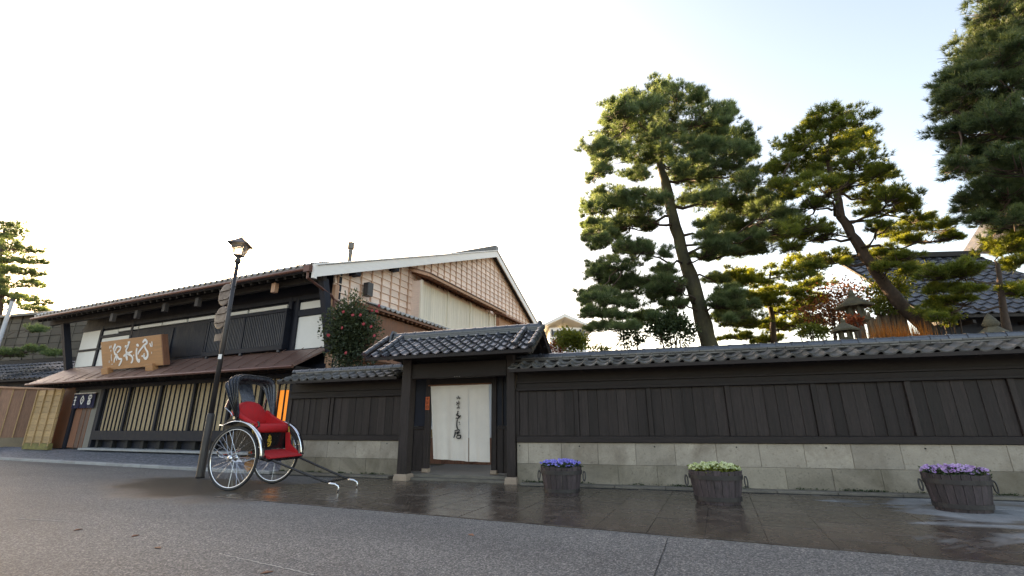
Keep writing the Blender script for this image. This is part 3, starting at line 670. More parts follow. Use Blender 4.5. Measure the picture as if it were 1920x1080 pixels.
B(S0+.1, S1-.1, -.75, -.6, 5.42, 5.62).build('eave_purlin', soffit, H)
for s_, z in ((-.70, 4.9), (1.05, 5.0), (3.0, 5.0), (6.95, 5.06), (-2.4, 4.95)):
    B(s_-.09, s_+.09, -1.0, -.86, z+.12, z+.44).build('eave_bracket', M('grey_bracket', (.07, .06, .058), .8, .2, 4) if s_ < 6 else battenwood, H)
# rake boards of the gable
for (ya, za, yb, zb_) in ((EY-.02, EZ, RY, RZ), (RY, RZ, BY, BZ)):
    MB().loops([[(x, ya, za-.20), (x, yb, zb_-.20), (x, yb, zb_+.19), (x, ya, za+.19)] for x in (S1+.002, S1+.06)]).build('rake_board', fascia_m, H)
MB().loops([[(x, EY-.05, EZ-.23), (x, EY+.08, EZ-.23), (x, EY+.08, EZ+.24), (x, EY-.05, EZ+.24)] for x in (S1-.02, S1+.08)]).build('rake_end', fascia_m, H)
for ya, za, yb, zb_ in ((EY, EZ, RY, RZ), (RY, RZ, BY, BZ)):
    MB().loops([[(x, ya, za+.20), (x, yb, zb_+.20), (x, yb, zb_+.25), (x, ya, za+.25)] for x in (S1-.1, S1+.12)]).build('verge_flashing', fascia_m, H)
# gable wall: lapped boards with battens
def roofz(y): return EZ + (y-EY)*(RZ-EZ)/(RY-EY) if y < RY else RZ + (y-RY)*(BZ-RZ)/(BY-RY)
def ylim(z):
    y0 = max(.0, EY + (z-EZ)*(RY-EY)/(RZ-EZ)) if z > roofz(0) else .0
    y1 = RY + (z-RZ)*(BY-RY)/(BZ-RZ) if z > BZ else 22.4
    return y0, min(y1, 22.4)
bh = .285; z = 3.0
B(8.52, 8.60, .3, 22.4, 0, 3.0).build('side_wall', palewood, H)
while z < RZ - .15:
    z1 = z + bh; a0, a1 = ylim(z); b0, b1 = ylim(min(z1, RZ-.01))
    if a1 - a0 > .3:
        lo = [(8.685, a0, z), (8.685, a1, z), (8.60, a1, z), (8.60, a0, z)]
        hi = [(8.635, b0, z1+.02), (8.635, b1, z1+.02), (8.58, b1, z1+.02), (8.58, b0, z1+.02)]
        MB().loops([lo, hi]).build('siding_board', palewood, H)
    z = z1
y = .12
while y < 22.3:
    top = roofz(y) - .05
    if top > 3.2: CB(y-.028, y+.028, -8.70, -8.655, 3.0, top, .003).build('batten', battenwood, H, loc=(0, 0, 0), rot=(0, 0, R(90)))
    y += .565
CB(-.02, .16, -8.74, -8.6, 2.6, 5.5, .008).build('corner_board', battenwood, H, rot=(0, 0, R(90)))
# purlin ends under the rake
for y in (.75, 2.9): B(8.66, 8.98, y-.12, y+.12, roofz(y)-.32, roofz(y)-.06).build('purlin_end', blackwood, H)
# bay with its own small roof
b0, b1, bx = 4.35, 11.6, 9.2
B(8.66, bx-.06, b0, b1, 5.05, 6.85).build('bay_box', palewood, H)
pb = M('pale_board', (.78, .70, .58), .7, .08, 3, (8, 8, .8), .08, .15, 14)
n = 44
for k in range(n):
    ya = b0 + .12 + (b1-b0-.2)*k/n; yb = b0 + .12 + (b1-b0-.2)*(k+1)/n
    B(bx-.058, bx-.02 - random.uniform(0, .008), ya+.006, yb-.006, 5.2, 6.70).build('bay_board', pb, H)
for y in (b0, 6.5, 8.7, 10.9, b1): B(bx-.057, bx+.03, y-.06, y+.06, 5.05, 6.84).build('bay_post', pb, H)
B(bx-.056, bx+.02, b0+.06, b1-.06, 5.06, 5.19).build('bay_sill', pb, H)
MB().loops([[(8.6, y, 7.30), (bx+.55, y, 6.86), (bx+.55, y, 6.98), (8.6, y, 7.44)] for y in (b0-.25, b1+.35)]).build('bay_roof', battenwood, H)
MB().loops([[(8.6, y, 7.445), (bx+.6, y, 6.985), (bx+.6, y, 7.02), (8.6, y, 7.48)] for y in (b0-.28, b1+.38)]).build('bay_roof_cover', M('bay_roof_tile', (.22, .12, .085), .5, .2, 4), H)
for k in range(22):
    y = b0 + k*.34
    MB().bar((8.62, y, 7.24), (bx+.5, y, 6.83), .06, .07, (0, 0, 1)).build('bay_rafter', redwood, H)
B(8.66, 9.0, 12.6, 16.5, 5.4, 6.9).build('bay_box', battenwood, H)
MB().loops([[(8.6, y, 7.25), (9.5, y, 6.9), (9.5, y, 7.0), (8.6, y, 7.36)] for y in (12.5, 16.8)]).build('bay_roof', redwood, H)
# low tiled lean-to along the gable
MB().loops([[(8.6, y, 5.10), (9.85, y, 4.68), (9.85, y, 4.76), (8.6, y, 5.2)] for y in (1.0, 9.0)]).build('lean_to_roof', redwood, H)
for k in range(28):
    y = 1.0 + k*.285
    MB().bar((8.62, y, 5.04), (9.8, y, 4.64), .07, .07, (0, 0, 1)).build('lean_to_rafter', redwood, H)
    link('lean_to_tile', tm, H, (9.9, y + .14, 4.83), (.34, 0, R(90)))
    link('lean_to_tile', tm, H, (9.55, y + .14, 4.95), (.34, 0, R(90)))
B(8.61, 9.6, 1.1, 9.0, 3.0, 4.6).build('lean_to_wall', redwood, H)
# wall lamp box and flue
wl = MB().cbox(8.75, 9.0, 1.28, 1.55, 5.42, 5.92, .02).build('wall_lamp', iron, H)
MB().tube([(8.4, .85, 6.2), (8.4, .85, 7.15)], .075, 10).tube([(8.4, .85, 7.15), (8.4, .85, 7.4)], .12, 10).build('flue_pipe', M('flue_metal', (.16, .14, .12), .5, .2, 8, metal=.4), H)

# signboard leaning on the pent roof
def hp(s_, y, z): return HB + hd*s_ + hn*y + Vector((0, 0, z))
SGW, SGH = 3.98, 1.17
sg = empty('signboard', hp(-2.77, -.62, 3.10), HA, 'large wooden signboard with three white brush characters on the pent roof', 'signboard')
sg.rotation_euler = (R(15), 0, R(HA))
CB(0, SGW, -.06, .06, 0, SGH, .012).build('board', signwood, sg)
CB(SGW+.002, SGW+.05, -.05, .16, .0, SGH-.01, .006).build('side_board', redwood, sg)
for x in (.1, 3.05): CB(x, x+.46, -.16, .04, -.16, .10, .01).build('foot_block', signwood, sg)
def sf(x, y):
    a_ = (x - 170 - 40*((y-320)/570))/1240; top = 320 - 145*a_; b_ = (y - top)/(570 + 50*a_)
    return a_*SGW, SGH*(1 - b_)
SG = [[(945,360,30),(955,385,36),(985,395,14)], [(950,440,16),(935,500,26),(935,600,26),(950,670,34),(985,712,34),(992,660,22)],
      [(1060,335,22),(1105,280,30),(1145,335,26),(1085,390,24),(1035,455,22),(985,520,24),(965,575,12)], [(1090,385,20),(1115,460,22),(1150,520,26),(1158,600,28),(1120,655,34),(1080,620,24),(1092,545,16)], [(1035,605,18),(1105,600,22)],
      [(800,305,18),(775,365,26),(748,430,26),(715,505,18)], [(768,308,16),(772,360,16)], [(700,400,30),(722,418,26)], [(730,395,18),(775,418,16)], [(715,515,20),(775,548,24)], [(670,605,24),(735,560,30),(800,530,24),(855,508,14)], [(715,565,26),(735,630,40),(745,690,22)], [(755,560,26),(830,598,22),(858,650,26),(848,712,26),(820,738,14)], [(880,570,12),(880,605,16)],
      [(500,350,26),(480,410,30),(450,462,16)], [(560,395,18),(505,455,18),(500,500,14)], [(548,405,16),(608,425,24),(592,480,22),(535,535,18)], [(465,465,18),(488,555,24),(530,585,26),(522,690,14)], [(518,590,22),(482,660,18),(468,730,18)], [(540,595,20),(570,655,24),(628,665,26),(605,740,26),(568,795,16)],
      [(380,395,12),(375,450,16)], [(405,385,8),(408,440,10)], [(400,480,12),(402,512,12)], [(412,560,8),(410,620,9),(414,700,8)], [(425,755,14),(428,775,14)], [(365,690,6),(363,740,6)],
      [(1195,345,12),(1215,400,14)], [(1235,315,10),(1242,370,12),(1240,425,12)], [(1205,410,10),(1240,405,10)], [(1235,520,7),(1233,560,7)]]
for i0, i1 in ((0,5),(5,14),(14,20),(20,26),(26,29),(29,30)): strokes(sg, 'character', whitepaint, SG[i0:i1], sf, SGW/1240, .012).location = (0, -.062, 0)

# indigo half-curtain over the house door
dc = empty('door_curtain', hp(-5.72, -.12, 2.24), HA, 'short indigo shop curtain with white emblems over the house door', 'curtain')
MB().tube([(-.1, 0, .01), (1.75, 0, .01)], .015, 8).build('rod', redwood, dc)
for k in range(3):
    b = MB(); vs = []
    for th_ in (0, .006):
        for j in range(6):
            for i in range(6):
                vs.append((k*.56 + .01 + i/5*.54, .03*sin(i*1.3 + k)*j/5 + th_, -j/5*.60))
    b.add(vs, [(j*6+i, j*6+i+1, j*6+i+7, j*6+i+6) for j in range(5) for i in range(5)] + [(36+j*6+i, 36+j*6+i+6, 36+j*6+i+7, 36+j*6+i+1) for j in range(5) for i in range(5)])
    b.build('cloth_panel', indigo, dc, True)
for k in range(14): B(.03 + k*.12, .08 + k*.12, -.02, .02, .0, .05).build('loop', whitepaint, dc)
em = [[[(-2,3,1),(2,3,1)], [(0,4,1),(0,-4,1)], [(-2,0,1),(2,0,1)], [(-1.5,-4,1),(1.5,-4,1)]],
      [[(0,4,1.1),(3,0,1.1)], [(3,0,1.1),(0,-4,1.1)], [(0,-4,1.1),(-3,0,1.1)], [(-3,0,1.1),(0,4,1.1)], [(-1,0,1),(1,0,1)], [(0,1,1),(0,-1,1)]],
      [[(-2,4,1),(2,4,1),(2,1,1),(-2,1,1),(-2,4,1)], [(0,4,1),(0,-4,1)], [(-2.5,-1,1),(2.5,-1,1)], [(-2,-4,1),(2,-4,1)], [(-2,-1,1),(-2,-4,1)], [(2,-1,1),(2,-4,1)]]]
for k in range(3): strokes(dc, 'emblem', whitepaint, em[k], lambda x, y, k=k: (k*.56 + .28 + x*.045, -.26 + y*.045), .045).location = (0, -.05, 0)

# ------------------------------------------------------------------ left of the house: fences, neighbour
FN = empty('bamboo_fence', hp(-5.85, -.45, .0), HA + 180, 'golden split-bamboo fence panel left of the house door', 'fence')
FN.rotation_euler = (0, 0, R(HA)); 
for k in range(9):
    z = .22 + k*.25
    MB().cbox(-2.2, -.05, 0, .05, z, z + .244, .008).build('slat', bamboo, FN)
for x in (-2.15, -1.45, -.75, -.1): CB(x-.025, x+.025, -.05, .0, .1, 2.5, .006).build('cane', bamboo, FN)
B(-2.2, -.05, -.03, .12, -.05, .2).build('footing', M('mossy_footing', (.16, .14, .05), .9, .4, 4), FN)
pa, pb_ = at(-140, 830, 21.2), at(87, 822, 24.0); pa.z = pb_.z = .2
FL = empty('board_fence', pa, math.degrees(atan2(pb_.y-pa.y, pb_.x-pa.x)), 'red-brown vertical board fence on a pale base, far left', 'fence')
fl = (pb_-pa).length; n = int(fl/.42)
for k in range(n):
    CB(k*fl/n + .01, (k+1)*fl/n - .01, random.uniform(-.01, .01), .05, .45, 2.75, .008).build('board', fencewood, FL)
    CB(k*fl/n - .02, k*fl/n + .02, -.04, -.012, .45, 2.75, .004).build('batten', bamboo, FL)
CB(-.05, fl+.05, -.10, .12, 2.75, 2.84, .01).build('cap_rail', battenwood, FL)
CB(-.05, fl+.05, -.06, .2, -.2, .45, .012).build('base', M('buff_base', (.34, .27, .19), .85, .15, 2), FL)
# neighbour: slate-hung wall and low tiled roof
NB = empty('neighbour_house', (-37.5, 33.0, 0), -14, 'weathered shingled house wall with low tiled roof at far left', 'house')
slate = M('old_shingle', (.072, .064, .054), .85, .3, 2, (1, 1, 1), .28, .3, 20, c2=(.105, .094, .076))
B(-4, 16, .06, .3, 0, 9.2).build('wall', slate, NB)
shm = CB(.012, 1.088, -.03, .06, .01, .54, .02).mesh('shingle', slate)
for i in range(13):
    for j in range(8): link('shingle', shm, NB, (-3 + i*1.1 + (.0), random.uniform(-.02, .02), 4.6 + j*.55))
for i in range(14): B(-3.03 + i*1.1, -2.97 + i*1.1, -.07, -.031, 4.4, 9.0).build('batten', slate, NB)
MB().loops([[(x, -.4, 8.9), (x, .5, 9.3), (x, .5, 9.4), (x, -.4, 9.0)] for x in (-4, 16.2)]).build('roof', tile_old, NB)
LR = empty('tiled_lean_to', (-33.5, 27.4, 0), -16, 'low dark tiled lean-to roof behind the board fence', 'roof')
MB().loops([[(x, 0, 3.6), (x, 2.6, 5.0), (x, 2.6, 5.1), (x, 0, 3.7)] for x in (-3, 9.6)]).build('roof_board', soffit, LR)
roof_plane(LR, -3, 9.6, (-.05, 3.7), (2.55, 5.08), .42, 5, tile_m)
B(-3, 9.6, 2.5, 2.8, 5.05, 5.3).build('ridge', soffit, LR)
B(-3, 9.4, .5, .7, 0, 3.7).build('wall', blackwood, LR)

# ------------------------------------------------------------------ street lamp with sign backs
LP = empty('street_lamp', (-7.32, 11.38, 0), 0, 'tall dark street lamp post with lantern top beside the rickshaw', 'street lamp')
MB().lathe([(.098, 0), (.092, .05), (.088, 1.38), (.08, 1.43), (.06, 1.46)], 16).build('base_sleeve', iron, LP, True)
MB().lathe([(.062, 1.4), (.055, 3.6), (.048, 5.36)], 14).build('pole', iron, LP, True)
MB().lathe([(.05, 5.30), (.075, 5.34), (.075, 5.42), (.05, 5.46), (.09, 5.50), (.10, 5.54)], 12).build('collar', iron, LP, True)
lan = empty('lantern', (0, 0, 5.54), 12); lan.parent = LP; lan.scale = (.88, .88, .95)
MB().loops([[(i*h_, j*h_, z) for i, j in ((-1,-1),(1,-1),(1,1),(-1,1))] for h_, z in ((.105, 0), (.195, .30))]).build('glass', frost, lan)
MB().loops([[(i*h_, j*h_, z) for i, j in ((-1,-1),(1,-1),(1,1),(-1,1))] for h_, z in ((.285, .295), (.29, .315), (.13, .44), (.03, .54))]).build('lantern_roof', iron, lan)
MB().lathe([(.03, .53), (.022, .55), (.034, .58), (.012, .62), (.004, .68)], 8).build('finial', iron, lan)
for i, j in ((-1,-1),(1,-1),(1,1),(-1,1)): MB().bar((i*.11, j*.11, 0), (i*.20, j*.20, .30), .018, .018, (i, 0, 0)).build('frame_bar', iron, lan)
MB().loops([[(i*h_, j*h_, z) for i, j in ((-1,-1),(1,-1),(1,1),(-1,1))] for h_, z in ((.12, -.03), (.12, .0))]).build('lantern_base', iron, lan)
MB().box(-.03, .05, -.067, -.05, 2.76, 2.88).build('sticker', whitepaint, LP)
def sign_back(z, r, label, rect=None):
    S = empty('road_sign', (-7.32, 11.38, z), -30, label, 'sign', 'brown sign backs on the lamp post')
    if rect:
        MB().box(-.10-rect[0], -.10, -.02, .0, -rect[1]/2, rect[1]/2).build('plate', signback, S)
        MB().box(-.10-rect[0], -.04, .001, .03, -.02, .02).build('rib', signback, S)
    else:
        b = MB(); cx = -.12 - r*.55
        b.loops([[(cx + r*k*cos(a), y, r*k*sin(a)) for a in np.linspace(0, 2*pi, 28, endpoint=False)] for k, y in ((1, .0), (1, -.025), (.9, -.03))]); b.build('disc', signback, S)
        for dz in (-.4*r, .4*r): MB().box(cx - r*.8, -.05, -.055, -.031, dz-.02, dz+.02).build('rib', signback, S)
    MB().tube([(-.10, 0, -.35), (-.10, 0, .35)], .03, 8).build('bracket', signback, S)
    MB().tube([(-.10, 0, .18), (.09, 0, .18)], .02, 6).build('clamp', iron, S)
    return S
sign_back(4.48, .30, 'uppermost of the brown round sign backs clamped to the lamp post')
sign_back(3.86, .30, 'lower of the two brown round sign backs on the lamp post')
sign_back(3.34, .2, 'small brown rectangular plate below the round signs on the lamp post', (.34, .18))

# ------------------------------------------------------------------ rickshaw
RA = -15.0; D = 1.16; r = D/2
nc = ground_px(424, 917); ax = Vector((-sin(R(RA)), cos(R(RA)), 0)); gauge = 1.08
mid = nc + ax*gauge/2
K = empty('rickshaw', (mid.x, mid.y, 0), RA, 'rickshaw with red seat, black folding hood and chrome-rimmed wheels', 'rickshaw')
def wheel(y):
    W = empty('wheel', (0, y, r)); W.parent = K
    def torus(R_, r_, n=48, m=8):
        b = MB(); L = []
        for i in range(n):
            a = 2*pi*i/n; L.append([((R_ + r_*cos(2*pi*j/m))*cos(a), r_*sin(2*pi*j/m), (R_ + r_*cos(2*pi*j/m))*sin(a)) for j in range(m)])
        L.append(L[0]); b.loops(L, True, False); return b
    torus(r-.025, .025).build('tyre', rubber, W, True)
    torus(r-.056, .013).build('rim', chrome, W, True)
    MB().tube([(0, -.09, 0), (0, .09, 0)], .032, 12).tube([(0, -.075, 0), (0, -.06, 0)], .055, 12).tube([(0, .06, 0), (0, .075, 0)], .055, 12).build('hub', chrome, W, True)
    for k in range(36):
        a = 2*pi*k/36; a2 = a + (.55 if k % 4 < 2 else -.55); yy = .066 if k % 2 else -.066
        MB().tube([(.05*cos(a2), yy, .05*sin(a2)), ((r-.07)*cos(a), 0, (r-.07)*sin(a))], .0021, 4).build('spoke', chrome, W)
    return W
wheel(-gauge/2); wheel(gauge/2)
MB().tube([(0, -gauge/2-.1, r), (0, gauge/2+.1, r)], .022, 10).build('axle', chrome, K)
for y in (-gauge/2, gauge/2):      # mudguards
    b = MB(); L = []
    for i in range(25):
        a = R(118 - i*118/24 + 0) ; RR = r + .085
        cx, cz = RR*cos(a), r + RR*sin(a)
        if i == 0: pass
        L.append([(cx + dx*cos(a), y + w_, cz + dx*sin(a)) for w_, dx in ((-.065, 0), (-.035, .022), (.035, .022), (.065, 0), (.035, .012), (-.035, .012))])
    a = R(118)
    L.insert(0, [(p[0] - .08, p[1], p[2] + .012) for p in L[0]])
    b.loops(L); b.build('mudguard', chrome, K, True)
    for xx, zz in ((.16, 1.22), (.57, .78)):
        MB().tube([(xx, y, zz), (xx - .02, y - (.12 if y > 0 else -.12), zz - .02)], .01, 6).build('mudguard_stay', chrome, K)
# frame and springs
for y in (-.36, .36):
    MB().tube([(-.55, y, .72), (-.3, y, .80), (0, y, .74), (.3, y, .72), (.55, y, .60)], .018, 8).build('chassis_rail', lacquer, K)
    pts = [(-.52 + 1.0*i/12, y, .58 + .10*sin(pi*i/12)*-1 + .02) for i in range(13)]
    for q in range(3): MB().tube([(x, y, z + q*.016) for x, y, z in pts[q:13-q]], .009, 6).build('leaf_spring', chrome, K)
    MB().tube([(-.55, y, .72), (-.66, y*.8, .66), (-.78, y*.3, .60)], .014, 6).build('rear_bar', chrome, K)
MB().tube([(-.78, -.12, .60), (-.82, 0, .59), (-.78, .12, .60)], .014, 6).build('rear_bar', chrome, K)
# body tub: side panels, back, seat box
sidep = [(-.36, .74), (.30, .70), (.42, .76), (.26, 1.02), (.22, 1.18), (-.02, 1.27), (-.30, 1.38), (-.44, 1.20)]
for y in (-.40, .37):
    MB().loops([[(x, y + d, z) for x, z in sidep] for d in (0, .03)]).build('side_panel', lacquer, K)
    MB().tube([(x, y + (0 if y < 0 else .03), z) for x, z in [(.42, .76), (.27, 1.02), (.23, 1.20)]], .012, 6).build('gilt_edge', gold, K)
    yi = y + (.068 if y < 0 else -.038)
    arm = [(.24, 1.05), (.24, 1.21), (.08, 1.27), (-.12, 1.36), (-.30, 1.48), (-.30, 1.05)]
    MB().loops([[(x, yi - .034 + d, z) for x, z in arm] for d in (0, .068)]).build('arm_cushion', redcloth, K)
    MB().tube([(.26, yi, 1.24), (.30, yi, 1.22), (.31, yi, 1.16), (.27, yi, 1.13)], .016, 8).build('arm_scroll', lacquer, K)
b = MB(); L = []       # rounded back cushion
for x, k in ((-.42, .94), (-.36, 1), (-.27, .97), (-.24, .88)):
    pr_ = []
    for i in range(17):
        a = pi*i/16; pr_.append((x - .14*sin(a)*.9*(.6), .345*cos(a)*k, 1.30 + .36*sin(a)*k))
    pr_ = [(x, .345*k, 1.08)] + pr_ + [(x, -.345*k, 1.08)]
    L.append(pr_)
b.loops(L); b.build('back_cushion', redcloth, K, True)
b = MB(); L = []
for y, k in ((-.35, .86), (-.32, 1), (.32, 1), (.35, .86)):
    L.append([(.0 + .30*cx*k, y, 1.12 + .085*cz*k) for cx, cz in ((-1, -1), (.9, -1), (1.05, -.5), (1.05, .4), (.9, .9), (.5, 1), (-.6, .9), (-1, .8))])
b.loops(L); b.build('seat_cushion', redcloth, K, True)
B(-.34, .24, -.36, .36, .72, 1.035).build('seat_box', lacquer, K)
strokes_parent = empty('crest_panel', (.246, -.02, .88), 90); strokes_parent.parent = K
strokes(strokes_parent, 'crest', gold, [[(-3,5,1.6),(0,6,2),(3,4,1.4)], [(0,8,1.6),(-1,3,2),(-3,-1,1.4)], [(-4,1,1.4),(4,2,1.6)], [(-2,-2,2),(3,-1,2),(2,-6,2),(-2,-8,1.5)], [(-3,-5,1.6),(0,-4,1.4)], [(0,1,1.4),(1,-2,1.6)]], lambda x, y: (x*.014, y*.014), .014, .004)
# red apron at the far side and footwell
MB().loops([[(x, .335 + d, z) for x, z in ((.245, 1.04), (.33, 1.03), (.38, .80), (.58, .66), (.60, .60), (.30, .62))] for d in (0, .03)]).build('side_apron', redcloth, K)
MB().loops([[(x, -.37 + d, z) for x, z in ((.245, .80), (.40, .72), (.58, .62), (.60, .585), (.30, .60))] for d in (0, .025)]).build('side_apron', lacquer, K)
b = MB(); b.loops([[(.22, y, .70), (.66, y, .60), (.68, y, .575), (.66, y, .56), (.22, y, .66)] for y in (-.35, .35)]); b.build('foot_carpet', redcloth, K)
b = MB(); b.loops([[(.20, y, .655), (.67, y, .555), (.67, y, .515), (.20, y, .61)] for y in (-.38, .38)]); b.build('footboard', lacquer, K)
for y in (-.39, .39): MB().tube([(.68, y, .56), (.5, y*.98, .60), (.42, y*.98, .72), (.36, y, .95)], .014, 6).build('gilt_edge', lacquer, K)
# shafts
for q in (-1, 1):
    pth = [(.30, q*.33, .66), (.62, q*.33, .56), (1.2, q*.30, .38), (1.75, q*.27, .21), (1.98, q*.255, .15)]
    MB().tube(pth, [.022, .022, .021, .02, .02], 8).build('shaft', lacquer, K, True)
    MB().tube([(1.93, q*.258, .162), (1.99, q*.255, .148), (2.06, q*.25, .145), (2.13, q*.25, .115), (2.145, q*.25, .06), (2.12, q*.25, .018)], [.024, .024, .02, .018, .016, .014], 8).build('handle_tip', chrome, K, True)
MB().tube([(1.90, -.26, .175), (1.90, .26, .175)], .016, 8).build('cross_bar', lacquer, K)
# hood: bows fanned back, cloth between
piv = (-.15, 1.28)
def bow(ang_, ln, hw=.44, n=9):
    ca, sa = cos(R(ang_)), sin(R(ang_)); P = []
    half_ = [(0, hw+.02), (ln*.5, hw+.03), (ln*.84, hw+.02), (ln*.93, hw-.02), (ln*.985, hw-.09), (ln, hw*.55)]; prof = [(d, -y) for d, y in half_] + [(ln*1.005, 0)] + half_[::-1]
    return [(piv[0] - ca*d, y, piv[1] + sa*d) for d, y in prof]
angs = [(92, .98), (100, 1.0), (108, 1.02), (116, .98), (124, .92)]
angs = [(180-a, l) for a, l in angs]
bows = [bow(180 - a if False else (180 - a), l) for a, l in [(99, .90), (104, .93), (109, .95), (115, .95), (122, .92)]]
bows = [[(piv[0] - (piv[0]-p[0]), p[1], p[2]) for p in bw_] for bw_ in bows]
for bw_ in bows: MB().tube(bw_, .013, 6).build('hood_bow', lacquer, K, True)
def hood_strip(A, Bw, sag=.05):
    b = MB(); L = []
    for t in (0, .25, .5, .75, 1):
        row = []
        for p, q in zip(A, Bw):
            m_ = Vector(p).lerp(Vector(q), t); c_ = Vector((piv[0], 0, piv[1])); m_ -= (m_ - c_).normalized()*sag*sin(pi*t); row.append(m_)
        L.append(row)
    L2 = [[p + (Vector((piv[0], 0, piv[1])) - p).normalized()*.012 for p in row] for row in L]
    n = len(L[0]); vs = [p for l in L for p in l] + [p for l in L2 for p in l]; o = len(L)*n; fs = []
    for i in range(len(L)-1):
        for j in range(n-1):
            a = i*n+j; fs.append((a, a+1, a+n+1, a+n)); fs.append((o+a, o+a+n, o+a+n+1, o+a+1))
    b.add(vs, fs); return b
for A, Bw in zip(bows[:-1], bows[1:]): hood_strip(A, Bw, .07).build('hood_cloth', hoodcloth, K, True)
bl = bows[-1]
MB().loops([[(bl[5][0]+.02, -.18, bl[5][2]), (bl[7][0]+.02, .18, bl[7][2]), (-.42, .15, 1.62), (-.42, -.15, 1.62)], [(bl[5][0]+.03, -.18, bl[5][2]), (bl[7][0]+.03, .18, bl[7][2]), (-.41, .15, 1.62), (-.41, -.15, 1.62)]]).build('hood_flap', hoodcloth, K)
for q in (-1, 1):
    MB().tube([(-.22, q*.43, 1.28), (-.34, q*.44, 1.42), (-.50, q*.44, 1.52), (-.42, q*.44, 1.75)], .010, 6).build('hood_stay', chrome, K)
    MB().tube([(-.22, q*.43, 1.32), (-.22, q*.46, 1.32)], .03, 10).build('hood_pivot', chrome, K)
# brown plate under the body
MB().loops([[(x, -.20 + d, z) for x, z in ((-.05, .40), (.06, .30), (.24, .46), (.26, .62), (.02, .70))] for d in (0, .02)]).build('tool_box', signwood, K)

WIDE = ('side_panel', 'gilt_edge', 'arm_cushion', 'arm_scroll', 'back_cushion', 'seat_cushion', 'seat_box', 'side_apron', 'foot_carpet', 'footboard', 'hood_bow', 'hood_cloth', 'hood_flap', 'hood_stay', 'hood_pivot', 'chassis_rail')
for o in K.children:
    nm = o.name.split('.')[0]
    if nm in WIDE:
        ky = 1.10 if nm.startswith('hood') else 1.22
        o.data.transform(Matrix.Diagonal((1, ky, 1, 1)) if not nm == 'foot_carpet' else Matrix.Diagonal((1.04, ky, 1, 1))); o.location.x += .06
    elif nm in ('shaft', 'handle_tip', 'cross_bar', 'crest_panel'): o.location.x += .06
for o in K.children:
    if o.name.split('.')[0] == 'shaft': o.data.transform(Matrix.Translation((0, .045 if o.data.vertices[0].co.y > 0 else -.045, 0)))
    if o.name.split('.')[0] == 'handle_tip': o.data.transform(Matrix.Translation((0, .045 if o.data.vertices[0].co.y > 0 else -.045, 0)))

# ------------------------------------------------------------------ leaves (numpy)
def tri_mesh(name, V, F, shade, mat):
    me = bpy.data.meshes.new(name); nv, nf = len(V), len(F)
    me.vertices.add(nv); me.vertices.foreach_set('co', np.ascontiguousarray(V, np.float32).ravel())
    k = F.shape[1]; me.loops.add(nf*k); me.polygons.add(nf)
    me.loops.foreach_set('vertex_index', F.ravel().astype(np.int32)); me.polygons.foreach_set('loop_start', np.arange(0, nf*k, k, dtype=np.int32))
    at_ = me.attributes.new('shade', 'FLOAT', 'POINT'); at_.data.foreach_set('value', np.ascontiguousarray(shade, np.float32))
    me.materials.append(mat); me.update(calc_edges=True); return me
def unit(a): return a/np.maximum(np.linalg.norm(a, axis=1, keepdims=True), 1e-9)
def needles(P, Dr, per, ln, wd, shade):
    """tufts: per needles fan out round direction Dr at each point P"""
    n = len(P); P = np.repeat(P, per, 0); Dd = np.repeat(Dr, per, 0); S = np.repeat(shade, per)
    d = unit(Dd + rng.normal(0, .62, (n*per, 3))); l = ln*rng.uniform(.7, 1.15, (n*per, 1))
    q = unit(np.cross(d, rng.normal(0, 1, (n*per, 3))))*wd/2
    V = np.stack([P + q, P - q, P + d*l], 1).reshape(-1, 3)
    F = np.arange(n*per*3).reshape(-1, 3)
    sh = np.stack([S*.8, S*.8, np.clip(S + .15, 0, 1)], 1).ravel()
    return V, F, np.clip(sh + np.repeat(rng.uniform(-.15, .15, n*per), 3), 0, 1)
def leaves(P, Dr, ln, wd, shade):
    n = len(P); d = unit(Dr + rng.normal(0, .7, (n, 3))); q = unit(np.cross(d, rng.normal(0, 1, (n, 3)))); l = ln*rng.uniform(.6, 1.2, (n, 1)); ww = wd*rng.uniform(.7, 1.2, (n, 1))
    nrm = np.cross(d, q)*.15*l
    V = np.stack([P, P + d*l*.5 + q*ww/2 + nrm, P + d*l, P + d*l*.5 - q*ww/2 + nrm], 1).reshape(-1, 3)
    return V, np.arange(n*4).reshape(-1, 4), np.repeat(np.clip(shade + rng.uniform(-.2, .2, n), 0, 1), 4)
